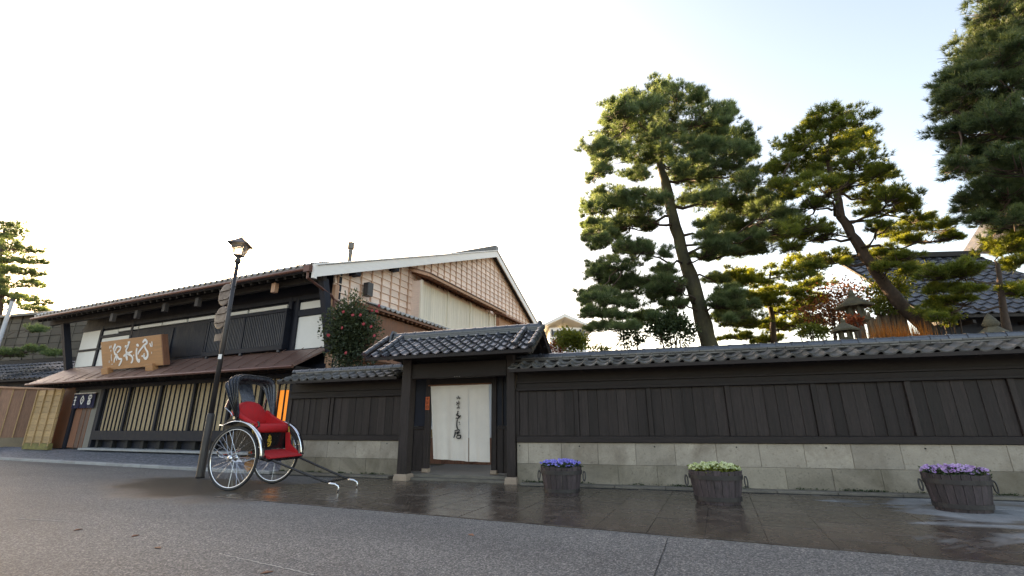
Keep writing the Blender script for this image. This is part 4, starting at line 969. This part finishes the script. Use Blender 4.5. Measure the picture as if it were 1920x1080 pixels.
def pine(name, label, Y, trunk, rad, pads, mat, barkm, spread, dens=1.0, ln=.17, wd=.015, per=19, base_z=0, fill=1, puff=1.0, group=None):
    pts = [at(u, v, Y + dy) for u, v, dy in trunk]
    foot = Vector((pts[0].x + (pts[0].x - pts[1].x)/(pts[0].z - pts[1].z)*(pts[0].z)*-.6*-1, pts[0].y, base_z)) if pts[0].z > base_z + .3 else None
    if foot is not None:
        d = (pts[0] - pts[1]); foot = pts[0] + d*((pts[0].z - base_z)/max(.2, -d.z)); foot = Vector((foot.x, foot.y, base_z)); foot = foot.lerp(Vector((pts[0].x, pts[0].y, base_z)), .1)
        pts = [foot] + pts; rad = [rad[0]*1.25] + rad
    root = empty(name, (pts[0].x, pts[0].y, base_z), 0, label, 'tree', group); O = Vector((pts[0].x, pts[0].y, base_z))
    # smooth, slightly crooked trunk
    Q = []; QR = []
    for i in range(len(pts)-1):
        for k in range(4):
            t = k/4; p = pts[i].lerp(pts[i+1], t); 
            if 0 < i or k: p = p + Vector((random.uniform(-1, 1), random.uniform(-1, 1), 0))*rad[i]*.15
            Q.append(p - O); QR.append((rad[i]*(1-t) + rad[i+1]*t)*random.uniform(.92, 1.08))
    Q.append(pts[-1] - O); QR.append(rad[-1])
    MB().tube(Q, QR, 12).build('trunk', barkm, root, True)
    extra = []
    for pad in list(pads)*fill:      # each bough carries smaller ones nearer or farther
        u, v, ru, rv = pad[:4]
        extra.append((u + random.uniform(-.8, .8)*ru, v + random.uniform(-1.0, 1.1)*rv, ru*random.uniform(.4, .75), rv*random.uniform(.55, .9)))
    VV = []; FF = []; SS = []; off = 0
    main = len(pads); pads = list(pads) + extra; anchors = []
    for ip, pad in enumerate(pads):
        u, v, ru, rv = pad[:4]; dy = pad[4] if len(pad) > 4 else random.uniform(-spread, spread)
        c = at(u, v, Y + dy); dist = (c - Vector((0, 0, CAM_H))).length
        px = dist/FPX*cos(R(8)); rx = ru*px; rz = rv*px; ry = rx*.85
        # limb from the trunk
        best = min(range(len(Q)), key=lambda i: abs((Q[i]+O).z - (c.z - rx*.35)) + (0 if QR[i] > .03 else .6))
        a = Q[best] + O; r0 = min(QR[best]*.45, .028 + rx*.032)
        if ip >= main: a = anchors[(ip - main) % main]; r0 *= .45
        elif ip % 3 and anchors:      # most boughs fork from a neighbouring limb
            nb = min(anchors, key=lambda q_: (q_ - c).length + (2 if (q_ - a).length > (c - a).length else 0))
            if (nb - c).length < (a - c).length: a = nb; r0 *= .6
        m1 = a.lerp(c, .45) + Vector((random.uniform(-.1, .1), random.uniform(-.1, .1), random.uniform(-.18, .08)))
        e = c - Vector((0, 0, rz*.4)); anchors.append(m1.lerp(e, .6))
        kk = .05*(e - a).length; J = lambda: Vector((random.uniform(-kk, kk), random.uniform(-kk, kk), random.uniform(-kk*1.3, kk)))
        ctrl = [a, a.lerp(m1, .35) + J(), a.lerp(m1, .7) + J(), m1, m1.lerp(e, .3) + J(), m1.lerp(e, .65) + J(), e]
        b = MB(); b.tube([q_ - O for q_ in ctrl], [r0, r0*.9, r0*.78, r0*.65, r0*.52, r0*.42, r0*.28], 6)
        for k in range(10):
            th_ = random.uniform(0, 2*pi); q = c + Vector((cos(th_)*rx*.85, sin(th_)*ry*.85, random.uniform(-.3, .4)*rz)); s_ = m1.lerp(e, random.uniform(.4, 1))
            b.tube([s_ - O, s_.lerp(q, .5) - O + Vector((0, 0, -.05)), q - O], [r0*.38, r0*.25, .006], 4)
        b.build('branch', bark, root, True)
        rz *= puff
        n = int(dens*(50 + 235*rx*max(rx, .5)))
        kc = int(7 + 13*rx)           # ragged: needles gather in sprays round twig ends
        sc_ = unit(rng.normal(0, 1, (kc, 3)))*rng.uniform(.15, 1.12, (kc, 1))**.7
        g = sc_[rng.integers(0, kc, n)] + unit(rng.normal(0, 1, (n, 3)))*rng.uniform(0, 1, (n, 1))**.6*np.array([.30, .30, .42])*rng.choice([.7, 1, 1, 1.5], (n, 1))
        low = g[:, 2] < -.25; g[low, 2] *= .45
        P = g*np.array([rx, ry, rz]) + np.array(c - O)
        Dr = unit(g*np.array([.7, .7, .4]) + np.array([0, 0, .75]))
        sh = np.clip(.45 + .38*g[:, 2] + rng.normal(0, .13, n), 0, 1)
        V, F, S = needles(P, Dr, per, ln, wd, sh)
        VV.append(V); FF.append(F + off); SS.append(S); off += len(V)
    link('crown', tri_mesh('crown', np.concatenate(VV), np.concatenate(FF), np.concatenate(SS), mat), root)
    return root
def sc_pads(L, ox, oy, k): return [((x/k)+ox, (y/k)+oy, a/k, b/k) + tuple(r_) for x, y, a, b, *r_ in L]
# big pine behind the wall
P1 = [(330,90,85,32),(450,95,75,40),(520,110,40,30),(270,140,95,38),(230,190,85,42),(400,180,110,40),(560,180,90,38),(620,170,40,25),(170,250,65,36),(300,230,105,38),(480,250,110,42),(620,240,60,38),(690,265,45,36),
      (140,315,60,42),(260,320,95,32),(400,300,95,42),(560,310,105,42),(680,305,58,26),(730,320,25,15),(130,385,50,34),(300,380,75,28),(450,365,85,36),(600,375,95,28),(500,420,70,22),
      (190,475,90,36),(330,490,85,36),(140,525,75,36),(300,540,105,32),(500,510,75,32),(740,430,75,42),(640,485,105,34),(780,500,85,36),(130,610,65,32),(210,600,85,28),(330,590,55,22),(680,555,115,36),(830,550,65,38),(590,620,85,32),(710,620,75,28),(850,600,60,26),(800,640,60,22),(640,660,70,22),(600,800,55,18),(640,860,60,18),(150,660,55,22),(250,670,65,22),
      (340,690,65,26),(200,755,95,32),(130,790,55,28),(300,820,95,28),(180,830,85,28),(740,690,90,28),(110,870,55,26),(200,880,85,22),(430,825,60,22),(110,940,50,18),(200,945,55,22),(380,780,50,20),(90,590,25,16),(560,700,60,20),(150,985,60,18),(240,990,50,16),(310,950,50,18),(600,900,60,18),(650,955,60,18),(700,915,60,18),(420,900,50,18),(380,860,60,20)]
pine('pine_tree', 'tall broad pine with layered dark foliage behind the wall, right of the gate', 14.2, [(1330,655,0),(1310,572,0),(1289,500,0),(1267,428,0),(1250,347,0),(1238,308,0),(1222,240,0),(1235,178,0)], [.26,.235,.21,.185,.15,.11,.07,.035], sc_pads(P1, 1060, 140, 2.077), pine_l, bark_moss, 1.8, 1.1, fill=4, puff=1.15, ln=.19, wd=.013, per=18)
# leaning golden pine
P2 = [(370,90,65,24),(310,130,75,28),(450,110,60,28),(430,170,95,28),(270,190,95,32),(490,190,45,30),(200,230,75,32),(350,230,105,28),(165,290,60,32),(290,290,95,32),(460,225,65,28),(145,340,48,32),(250,350,85,28),(370,330,75,28),(500,300,85,30),(570,330,55,26),(430,370,75,22),(135,390,38,28),(220,410,65,22),(330,400,85,26),(540,355,70,22),
      (560,440,95,30),(640,430,65,28),(690,480,55,32),(600,490,75,22),(720,540,58,22),(790,575,75,16),(850,605,40,12),(650,580,75,20),(700,625,55,12),(560,560,45,16),(260,470,85,26),(200,590,62,32),(290,600,85,28),(180,650,45,22),(250,555,75,22),(350,580,45,18),(330,700,85,26),(260,760,75,26),(420,700,35,16),(610,720,60,20),(560,660,60,18),(660,690,50,14),(700,760,55,16)]
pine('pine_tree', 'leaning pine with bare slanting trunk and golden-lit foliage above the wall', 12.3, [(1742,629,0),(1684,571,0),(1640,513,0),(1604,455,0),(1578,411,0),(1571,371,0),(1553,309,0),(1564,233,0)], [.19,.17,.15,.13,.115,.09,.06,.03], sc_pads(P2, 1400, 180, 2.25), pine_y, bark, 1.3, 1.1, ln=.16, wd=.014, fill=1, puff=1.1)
# near pine at the right edge
P3 = [(400,20,60,28),(450,60,50,30),(350,110,55,28),(325,165,75,28),(420,150,75,30),(285,235,55,28),(380,220,85,32),(455,230,60,36),(265,290,50,28),(350,290,85,32),(440,300,65,36),(245,360,42,32),(330,350,85,32),(425,370,75,36),(265,410,52,28),(360,420,85,28),(450,430,60,28),(285,480,65,22),(380,480,75,26),(265,530,42,20),(350,540,75,20),(440,530,60,26),(430,580,65,22),(320,630,55,28),(400,620,60,28),(445,660,55,28),(355,690,55,20),(430,720,60,24),(520,100,70,40),(520,250,70,40),(520,400,70,40),(520,560,70,40),(520,700,70,36),(470,-30,70,30),(540,10,80,40)]
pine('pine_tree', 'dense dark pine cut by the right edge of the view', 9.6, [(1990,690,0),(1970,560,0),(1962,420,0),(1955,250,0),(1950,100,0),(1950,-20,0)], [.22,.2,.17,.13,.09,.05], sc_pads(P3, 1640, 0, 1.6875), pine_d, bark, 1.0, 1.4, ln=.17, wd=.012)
P3b = [(420,785,65,28),(455,840,50,24),(240,870,75,22),(190,880,40,16),(200,925,40,14),(290,930,35,12),(440,930,40,26),(255,960,40,14),(200,1000,50,16)]
pine('pine_sapling', 'low yellow-green pine boughs in front of the tiled roof at right', 11.0, [(1890,640,0),(1880,580,0),(1870,500,0)], [.09,.07,.04], sc_pads(P3b, 1640, 0, 1.6875), pine_y, bark, .6, 1.5, ln=.15, wd=.016)
# lighter pine between the two big ones
P4 = [(1365,520,34,12),(1400,535,40,14),(1440,520,40,14),(1480,545,40,14),(1380,570,40,14),(1430,570,45,15),(1480,585,40,14),(1355,600,30,12),(1410,605,42,14),(1460,615,40,13),(1500,610,30,12),(1380,635,30,10),(1520,570,30,12),(1440,640,30,10),(1510,500,35,14),(1530,535,25,12)]
pine('pine_tree', 'small light green pine between the big pine and the leaning pine', 16.5, [(1452,660,0),(1448,600,0),(1440,560,0),(1445,515,0)], [.11,.09,.07,.03], P4, pine_y, bark, 1.3, 1.1, ln=.17, wd=.02)
# pine at the far left
P5 = [(90,160,75,32),(40,210,70,28),(130,200,50,32),(30,310,75,38),(130,300,65,36),(250,335,60,22),(60,400,75,28),(180,410,75,22),(285,420,45,16),(60,500,65,36),(200,490,75,22),(265,505,45,20),(60,580,65,36),(220,590,85,22),(290,590,30,16),(60,650,75,28),(180,700,75,26),(310,715,55,30),(260,770,75,16),(100,730,55,22),(350,800,35,10),(-40,250,70,40),(-50,450,80,40),(-40,620,80,40),(-60,330,60,40)]
pine('pine_tree', 'layered pine rising behind the roofs at the far left edge', 36.0, [(-8,640,0),(-4,590,0),(4,520,0),(0,470,0),(10,420,0)], [.30,.26,.2,.14,.06], sc_pads(P5, 0, 380, 4), pine_l, bark, 1.6, .26, ln=.32, wd=.028)
P6 = [(10,655,22,5),(56,650,20,5),(96,658,13,4),(66,610,14,4)]
pine('pine_sapling', 'low pine boughs hanging before the shingled wall at far left', 27.0, [(-20,690,0),(-14,650,0),(10,610,0)], [.12,.09,.04], P6, pine_l, bark, .5, .45, ln=.24, wd=.026)
pp = MB(); A_, B_ = at(-14, 660, 26), at(24, 556, 26)
PO = empty('prop_pole', A_, 0, 'pale slanted prop pole under the pine at far left', 'pole'); pp.tube([(0, 0, -4), B_ - A_], .10, 10).build('shaft', M('pale_pole', (.45, .47, .50), .5, .1, 4), PO)
MB().tube([(B_-A_)*.98, (B_-A_)*1.02], .13, 10).build('cap', iron, PO)

def bush(name, label, c, rad_, n, mat, ln, wd, cat='shrub', stems=True, base_z=0, lump=.3, hollow=.45, group=None):
    c = Vector(c); root = empty(name, (c.x, c.y, base_z), 0, label, cat, group); O = Vector((c.x, c.y, base_z))
    K_ = 26; ctr = unit(rng.normal(0, 1, (K_, 3)))*rng.uniform(.25, .8, (K_, 1))
    idx = rng.integers(0, K_, n); g = ctr[idx] + unit(rng.normal(0, 1, (n, 3)))*rng.uniform(0, 1, (n, 1))**.4*lump
    P = g*np.array(rad_) + np.array(c - O); Dr = unit(g + np.array([0, 0, .3]))
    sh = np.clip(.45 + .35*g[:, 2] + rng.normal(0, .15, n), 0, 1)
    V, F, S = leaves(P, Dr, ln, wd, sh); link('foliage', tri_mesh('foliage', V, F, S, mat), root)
    if stems:
        h_ = c.z - base_z
        for k in range(5):
            q = Vector((ctr[k*4][0]*rad_[0], ctr[k*4][1]*rad_[1], h_ + ctr[k*4][2]*rad_[2]*.7))
            MB().tube([(random.uniform(-.06, .06), random.uniform(-.06, .06), 0), (q.x*.3, q.y*.3, h_*.55), q], [.045, .03, .012], 6).build('stem', bark, root)
    return root
# camellia by the house corner
cc = at(664, 622, 13.2)
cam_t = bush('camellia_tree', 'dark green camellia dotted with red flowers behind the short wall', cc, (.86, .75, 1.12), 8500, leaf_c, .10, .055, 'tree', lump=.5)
fm = MB()
for k in range(6):
    a = 2*pi*k/6; fm.add([(0, 0, 0), (.06*cos(a-.5), .03, .06*sin(a-.5)), (.085*cos(a), .0, .085*sin(a)), (.06*cos(a+.5), .03, .06*sin(a+.5))], [(0, 1, 2, 3)])
fm.lathe([(.018, -.02), (.018, .01)], 6, m=Matrix.Rotation(R(90), 4, 'X'))
fm.v = [(x*.62, y*.62, z*.62) for x, y, z in fm.v]
fm = fm.mesh('flower', petal_r)
for u, v in ((643,582),(661,588),(675,588),(710,571),(706,581),(697,580),(681,605),(695,610),(701,627),(647,659),(615,626),(640,612)):
    p = at(u, v, 12.45); link('flower', fm, cam_t, p - Vector((cc.x, cc.y, 0)), (random.uniform(-.4, .4), random.uniform(0, 6), random.uniform(-.5, .5)))
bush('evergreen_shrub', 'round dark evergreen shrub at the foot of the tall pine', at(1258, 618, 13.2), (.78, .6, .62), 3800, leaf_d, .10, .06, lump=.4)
bush('leafy_shrub', 'sparse leafy shrub left of the tall pine trunk', at(1180, 634, 13.5), (.55, .4, .35), 500, leaf_d, .10, .06)
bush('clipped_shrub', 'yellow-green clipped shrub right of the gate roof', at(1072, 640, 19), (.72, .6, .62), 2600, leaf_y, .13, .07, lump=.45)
bush('red_shrub', 'reddish bare shrub beside the gate roof', at(1044, 648, 20), (.5, .5, .6), 700, leaf_r, .11, .06)
bush('low_shrub', 'tiny shrub tips showing above the wall coping', at(1118, 656, 17), (.8, .4, .18), 300, leaf_y, .11, .06)
bush('maple_tree', 'sparse red-brown maple left of the leaning trunk', at(1578, 570, 14.5), (1.15, .8, .9), 1500, leaf_m, .09, .07, 'tree', lump=.5)
bush('red_leaf_shrub', 'small bright red leaved shrub by the stone lantern', at(1604, 606, 11.2), (.28, .2, .2), 260, leaf_r, .08, .06)
bush('azalea_shrub', 'mixed green shrub right of the stone lantern', at(1655, 580, 12.6), (.45, .35, .33), 1100, leaf_y, .08, .05)
bush('garden_shrub', 'olive shrub right of the leaning trunk base', at(1772, 600, 12.0), (.55, .4, .3), 1100, leaf_y, .09, .05)
bush('garden_shrub', 'green shrub left of the stone lantern', at(1520, 625, 12.6), (.6, .4, .3), 1000, leaf_y, .09, .05)
bush('golden_shrub', 'golden-leaved shrub left of the leaning trunk above the lantern', at(1668, 548, 13.4), (.75, .5, .62), 1500, leaf_y, .10, .06, lump=.5)
bush('russet_shrub', 'russet shrub filling the gap left of the large stone lantern', at(1545, 598, 14.0), (.8, .5, .65), 1300, leaf_m, .09, .06, lump=.5)
# orange dry grass and brushwood screen
gx0, gx1 = at(1632, 628, 11.2), at(1748, 628, 11.2); n = 900
P = np.stack([rng.uniform(gx0.x, gx1.x, n), rng.uniform(11.0, 11.6, n), np.full(n, 2.75)], 1)
d = unit(np.stack([rng.normal(0, .12, n), rng.normal(0, .12, n), np.ones(n)], 1)); l = rng.uniform(.45, .95, (n, 1)); q = unit(np.cross(d, rng.normal(0, 1, (n, 3))))*.010
V = np.stack([P + q, P - q, P + d*l], 1).reshape(-1, 3)
tag(link('dry_grass', tri_mesh('dry_grass', V, np.arange(n*3).reshape(-1, 3), np.repeat(rng.uniform(0, 1, n), 3), grass_o)), 'orange dry grass glowing above the wall coping', 'grass', kind='stuff')
MB().box(gx0.x - 1.5, gx1.x + 1.5, 10.6, 12.2, 0, 2.75).build('garden_bank', earth)['kind'] = 'structure'
sx0, sx1 = at(1625, 600, 12.6), at(1700, 600, 12.6)
SC = empty('brushwood_screen', (sx0.x, 12.6, 0), 0, 'brown brushwood screen fence behind the orange grass', 'fence')
wd_ = sx1.x - sx0.x; brush = M('brushwood', (.20, .15, .10), .9, .4, 4, (8, 8, .7), .3, .4, 20)
for k in range(26): MB().tube([(k*wd_/26, random.uniform(-.02, .02), 0), (k*wd_/26 + random.uniform(-.02, .02), 0, sx0.z + random.uniform(-.05, .25))], .03, 6).build('twig', brush, SC)
for z in (1.2, 2.6): MB().tube([(-.05, -.05, z), (wd_, -.05, z)], .025, 6).build('rail', bamboo, SC)

# ------------------------------------------------------------------ stone lanterns in the garden
def lantern(u, vtop, Y, k, label):
    t = at(u, vtop, Y); Lr = empty('stone_lantern', (t.x, Y, 0), 20, label, 'lantern', 'stone lanterns in the garden'); h_ = t.z; k = k
    z = h_
    MB().lathe([(.01, z), (.06*k, z-.08*k), (.10*k, z-.16*k), (.06*k, z-.22*k)], 10).build('finial', greystone, Lr, True)
    MB().lathe([(.07*k, z-.2*k), (.16*k, z-.28*k), (.42*k, z-.46*k), (.52*k, z-.52*k), (.50*k, z-.58*k), (.2*k, z-.56*k)], 6).build('cap', greystone, Lr)
    b = MB()
    for j in range(6):
        a = 2*pi*j/6; b.box(-.04*k, .04*k, -.04*k, .04*k, z-.90*k, z-.56*k, Matrix.Translation((.2*k*cos(a), .2*k*sin(a), 0)) @ Matrix.Rotation(a, 4, 'Z'))
    b.lathe([(.21*k, z-.92*k), (.21*k, z-.82*k)], 6).build('fire_box', greystone, Lr)
    MB().lathe([(.16*k, z-1.12*k), (.34*k, z-1.02*k), (.36*k, z-.93*k), (.25*k, z-.91*k)], 6).build('platform', greystone, Lr)
    MB().lathe([(.20*k, 0), (.16*k, (z-1.1*k)*.5), (.15*k, z-1.12*k)], 12).build('pillar', greystone, Lr, True)
lantern(1594, 548, 11.8, .85, 'mossy stone lantern with wide cap left of the leaning trunk')
lantern(1851, 594, 9.6, 1.5, 'small stone lantern finial peeking over the wall at right')
lantern(1578, 600, 10.9, .6, 'low stone lantern just above the coping below the larger one')

# ------------------------------------------------------------------ tiled garden house at the right
ta, tb = at(1738, 597, 15.2), at(2060, 597, 15.2)
TH = empty('tea_house', (ta.x, 15.2, 0), -4, 'garden house with grey tiled roof at the right behind the pines', 'house')
tl = tb.x - ta.x; ez = ta.z; rz_ = at(1800, 492, 19.0).z
MB().loops([[(x, 0, ez-.10), (x, 3.9, rz_-.1), (x, 3.9, rz_), (x, 0, ez)] for x in (0, tl)]).build('roof_board', soffit, TH)
roof_plane(TH, 0, tl, (-.06, ez), (3.85, rz_), .43, 15, tile_m)
CB(-.1, tl, 3.7, 4.0, rz_-.02, rz_+.22, .02).build('ridge', soffit, TH)
B(.6, tl, .7, .9, 0, ez+.55).build('wall', blackwood, TH)
B(.5, tl-.2, .62, .699, ez-1.2, ez-.75).build('wall_beam', redwood, TH)
for k in range(9): MB().box(.5 + k*1.0, .6 + k*1.0, .1, .9, ez-.28, ez-.16).build('rafter', soffit, TH)
# gable of the upper roof
ga = at(1822, 490, 18.6); gb = at(1856, 432, 18.6)
GR = empty('upper_gable', (0, 0, 0), 0); GR.parent = TH
loc0 = Vector((ga.x - ta.x, 3.6, rz_ + .15)); dz = gb.z - ga.z; dx = gb.x - ga.x; kx = 3.2
MB().loops([[(loc0.x, y, loc0.z), (loc0.x + dx*kx, y, loc0.z + dz*kx), (loc0.x + dx*kx*2, y, loc0.z), (loc0.x + dx*kx*2 - .5, y, loc0.z), (loc0.x + dx*kx, y, loc0.z + dz*kx - .55), (loc0.x + .5, y, loc0.z)] for y in (3.3, 3.45)]).build('barge_board', battenwood, TH)
MB().loops([[(loc0.x + .3, y, loc0.z), (loc0.x + dx*kx, y, loc0.z + dz*kx - .4), (loc0.x + dx*kx*2 - .3, y, loc0.z)] for y in (3.9, 4.0)]).build('gable_wall', brush, TH)
MB().loops([[(loc0.x - .3, y, loc0.z - .1), (loc0.x + dx*kx, y, loc0.z + dz*kx + .15), (loc0.x + dx*kx*2 + .3, y, loc0.z - .1), (loc0.x + dx*kx*2, y, loc0.z - .12), (loc0.x + dx*kx, y, loc0.z + dz*kx), (loc0.x, y, loc0.z - .12)] for y in (3.5, 4.4)]).build('upper_roof', tile_old, TH)
GR.name = 'gable_anchor'
bpy.data.objects.remove(GR)

# ------------------------------------------------------------------ pale house far behind
fa, fb = at(1030, 640, 45), at(1098, 640, 45)
FH = empty('pale_house', (fa.x, 45, 0), 0, 'pale distant house with row of windows right of the gate roof', 'house')
fw = fb.x - fa.x; wt = at(1070, 615, 45).z; rt = at(1070, 598, 45).z; wbz = at(1070, 632, 45).z
palew = flat('haze_pale_render', (.85, .85, .82), .8)  # render and roof paled: washed-out haze is put into their colours
B(0, fw, 0, 6, 0, wt).build('wall', palew, FH)
MB().loops([[(-.8, y, wt-.1), (fw*.42, y, rt), (fw+.8, y, wt-.3), (fw+.8, y, wt-.1), (fw*.42, y, rt+.35), (-.8, y, wt+.15)] for y in (-.8, 6.5)]).build('roof', flat('haze_pale_roof', (.80, .80, .76), .7), FH)
for k in range(6):
    x = .35 + k*fw/6.4
    wn = B(x, x + fw/6.4 - .16, -.04, .0, wbz + .1, wt - .35).build('window', winglass, FH)
    B(x - .16, x, -.08, -.001, wbz, wt - .2).build('mullion', iron, FH)

# ------------------------------------------------------------------ flower tubs
def tub(u, v, hw, hd_, ht, petals, label, pname, rz=-16, splay=.80):
    g0 = ground_px(u, v, .014); g0 = g0*(1 + hd_*.8/g0.y); T_ = empty('flower_tub', (g0.x, g0.y, .014), rz, label, 'planter', 'wooden flower tubs along the wall')
    n = 22
    def pt(a, k, z): return (hw*k*cos(a), hd_*k*sin(a), z)
    for i in range(n):
        a0, a1 = 2*pi*i/n + .008, 2*pi*(i+1)/n - .008; jz = random.uniform(-.008, .008); ko = random.uniform(-.008, .008)
        L = []
        for z, k in ((0, splay), (ht*.5, (1+splay)/2 + .012), (ht + jz, 1)):
            L.append([pt(a0, k+ko, z), pt(a1, k+ko, z), pt(a1, k-.09, z), pt(a0, k-.09, z)])
        MB().loops(L).build('stave', barrel_m, T_)
    for z in (ht*.16, ht*.80):
        k = splay + (1-splay)*z/ht + .025
        b = MB(); L = []
        for i in range(33):
            a = 2*pi*i/32; L.append([pt(a, k - .01, z-.03), pt(a, k+.012, z-.03), pt(a, k+.022, z+.03), pt(a, k, z+.03)])
        b.loops(L, True, False); b.build('hoop', iron, T_)
    for q in (-1, 1):
        ring = [(q*(hw + .035 + .02*sin(t)), .012*cos(t), ht*.72 + .075*cos(t) - .03) for t in np.linspace(0, 2*pi, 15)]
        MB().tube(ring, .011, 6, caps=False).build('ring_handle', iron, T_)
    MB().lathe([(.88, ht-.06), (.5, ht-.035), (.01, ht-.03)], 20, sx=hw, sy=hd_).build('soil', soil, T_)
    m_ = 900; a = rng.uniform(0, 2*pi, m_); rr = np.sqrt(rng.uniform(0, 1, m_))*.96
    P = np.stack([hw*rr*np.cos(a), hd_*rr*np.sin(a), ht - .05 + rng.uniform(0, .10, m_)], 1)
    V, F, S = leaves(P, np.tile([0, 0, .6], (m_, 1)), .05, .028, np.full(m_, .5)); link('foliage', tri_mesh('foliage', V, F, S, leaf_d if pname != 'w' else leaf_y), T_)['kind'] = 'stuff'
    # five-petalled pansies
    m_ = 150; a = rng.uniform(0, 2*pi, m_); rr = np.sqrt(rng.uniform(0, 1, m_))*.97
    C = np.stack([hw*rr*np.cos(a), hd_*rr*np.sin(a), ht + .005 + .05*(1-rr**2) + rng.uniform(0, .06, m_)], 1)
    nr = unit(np.stack([rng.normal(0, .35, m_), -.6 + rng.normal(0, .35, m_), np.full(m_, .8)], 1)); e1 = unit(np.cross(nr, rng.normal(0, 1, (m_, 3)))); e2 = np.cross(nr, e1)
    Vs = []; Ss = []
    for k in range(5):
        t = 2*pi*k/5; r1 = .024
        dd = e1*cos(t) + e2*sin(t); pp_ = -e1*sin(t) + e2*cos(t)
        Vs.append(np.stack([C, C + dd*r1*.7 + pp_*r1*.55, C + dd*r1*1.25 + nr*.004, C + dd*r1*.7 - pp_*r1*.55], 1)); s0 = rng.uniform(0, 1, m_)**.7; Ss.append(np.stack([s0*.3, s0, s0, s0], 1))
    V = np.concatenate(Vs).reshape(-1, 3); S = np.concatenate(Ss).ravel()
    link('flowers', tri_mesh('flowers', V, np.arange(len(V)).reshape(-1, 4), S, petals), T_)['kind'] = 'stuff'
    return T_
tub(1051, 931, .36, .28, .45, petal_b, 'wooden tub of violet-blue pansies nearest the gate', 'b')
tub(1345, 951, .385, .29, .465, petal_w, 'wooden tub of cream-white pansies, middle one along the wall', 'w', -17)
tub(1806, 970, .37, .28, .47, petal_p, 'wooden tub of mauve pansies farthest right along the wall', 'p', -20)
# weeds at the foot of the wall
wp = ground_px(993, 908); bush('wall_weed', 'small dark weed at the wall foot left of the blue tub', (wp.x, wp.y - .02, .12), (.10, .06, .09), 90, leaf_d, .06, .03, 'weed', False)

# moss and grit where wall meets kerb
def foot_moss(name, label, loc, rz, s0, s1, n):
    a = R(rz); t = rng.uniform(0, 1, n)**1.0; clump = np.sin(t*47)*np.sin(t*23 + 1) + rng.normal(0, .35, n); k = clump > .25
    s_ = s0 + (s1 - s0)*t[k]; y = -.018 - np.abs(rng.normal(0, .018, k.sum())); z = .052 + np.abs(rng.normal(0, .012, k.sum()))
    P = np.stack([loc[0] + s_*cos(a) - y*sin(a), loc[1] + s_*sin(a) + y*cos(a), z], 1)
    V, F, S = leaves(P, np.tile([0, -.3, .6], (len(P), 1)), .035, .02, np.full(len(P), .35))
    tag(link(name, tri_mesh(name, V, F, S, leaf_d)), label, 'moss', kind='stuff')
foot_moss('wall_moss', 'dark moss along the foot of the long stone wall', (0, 9.83), -15.8, .2, 10.5, 2600)
foot_moss('garden_wall_moss', 'dark moss along the foot of the short wall by the rickshaw', (-2.84, 11.22), -20, -3.3, .1, 900)
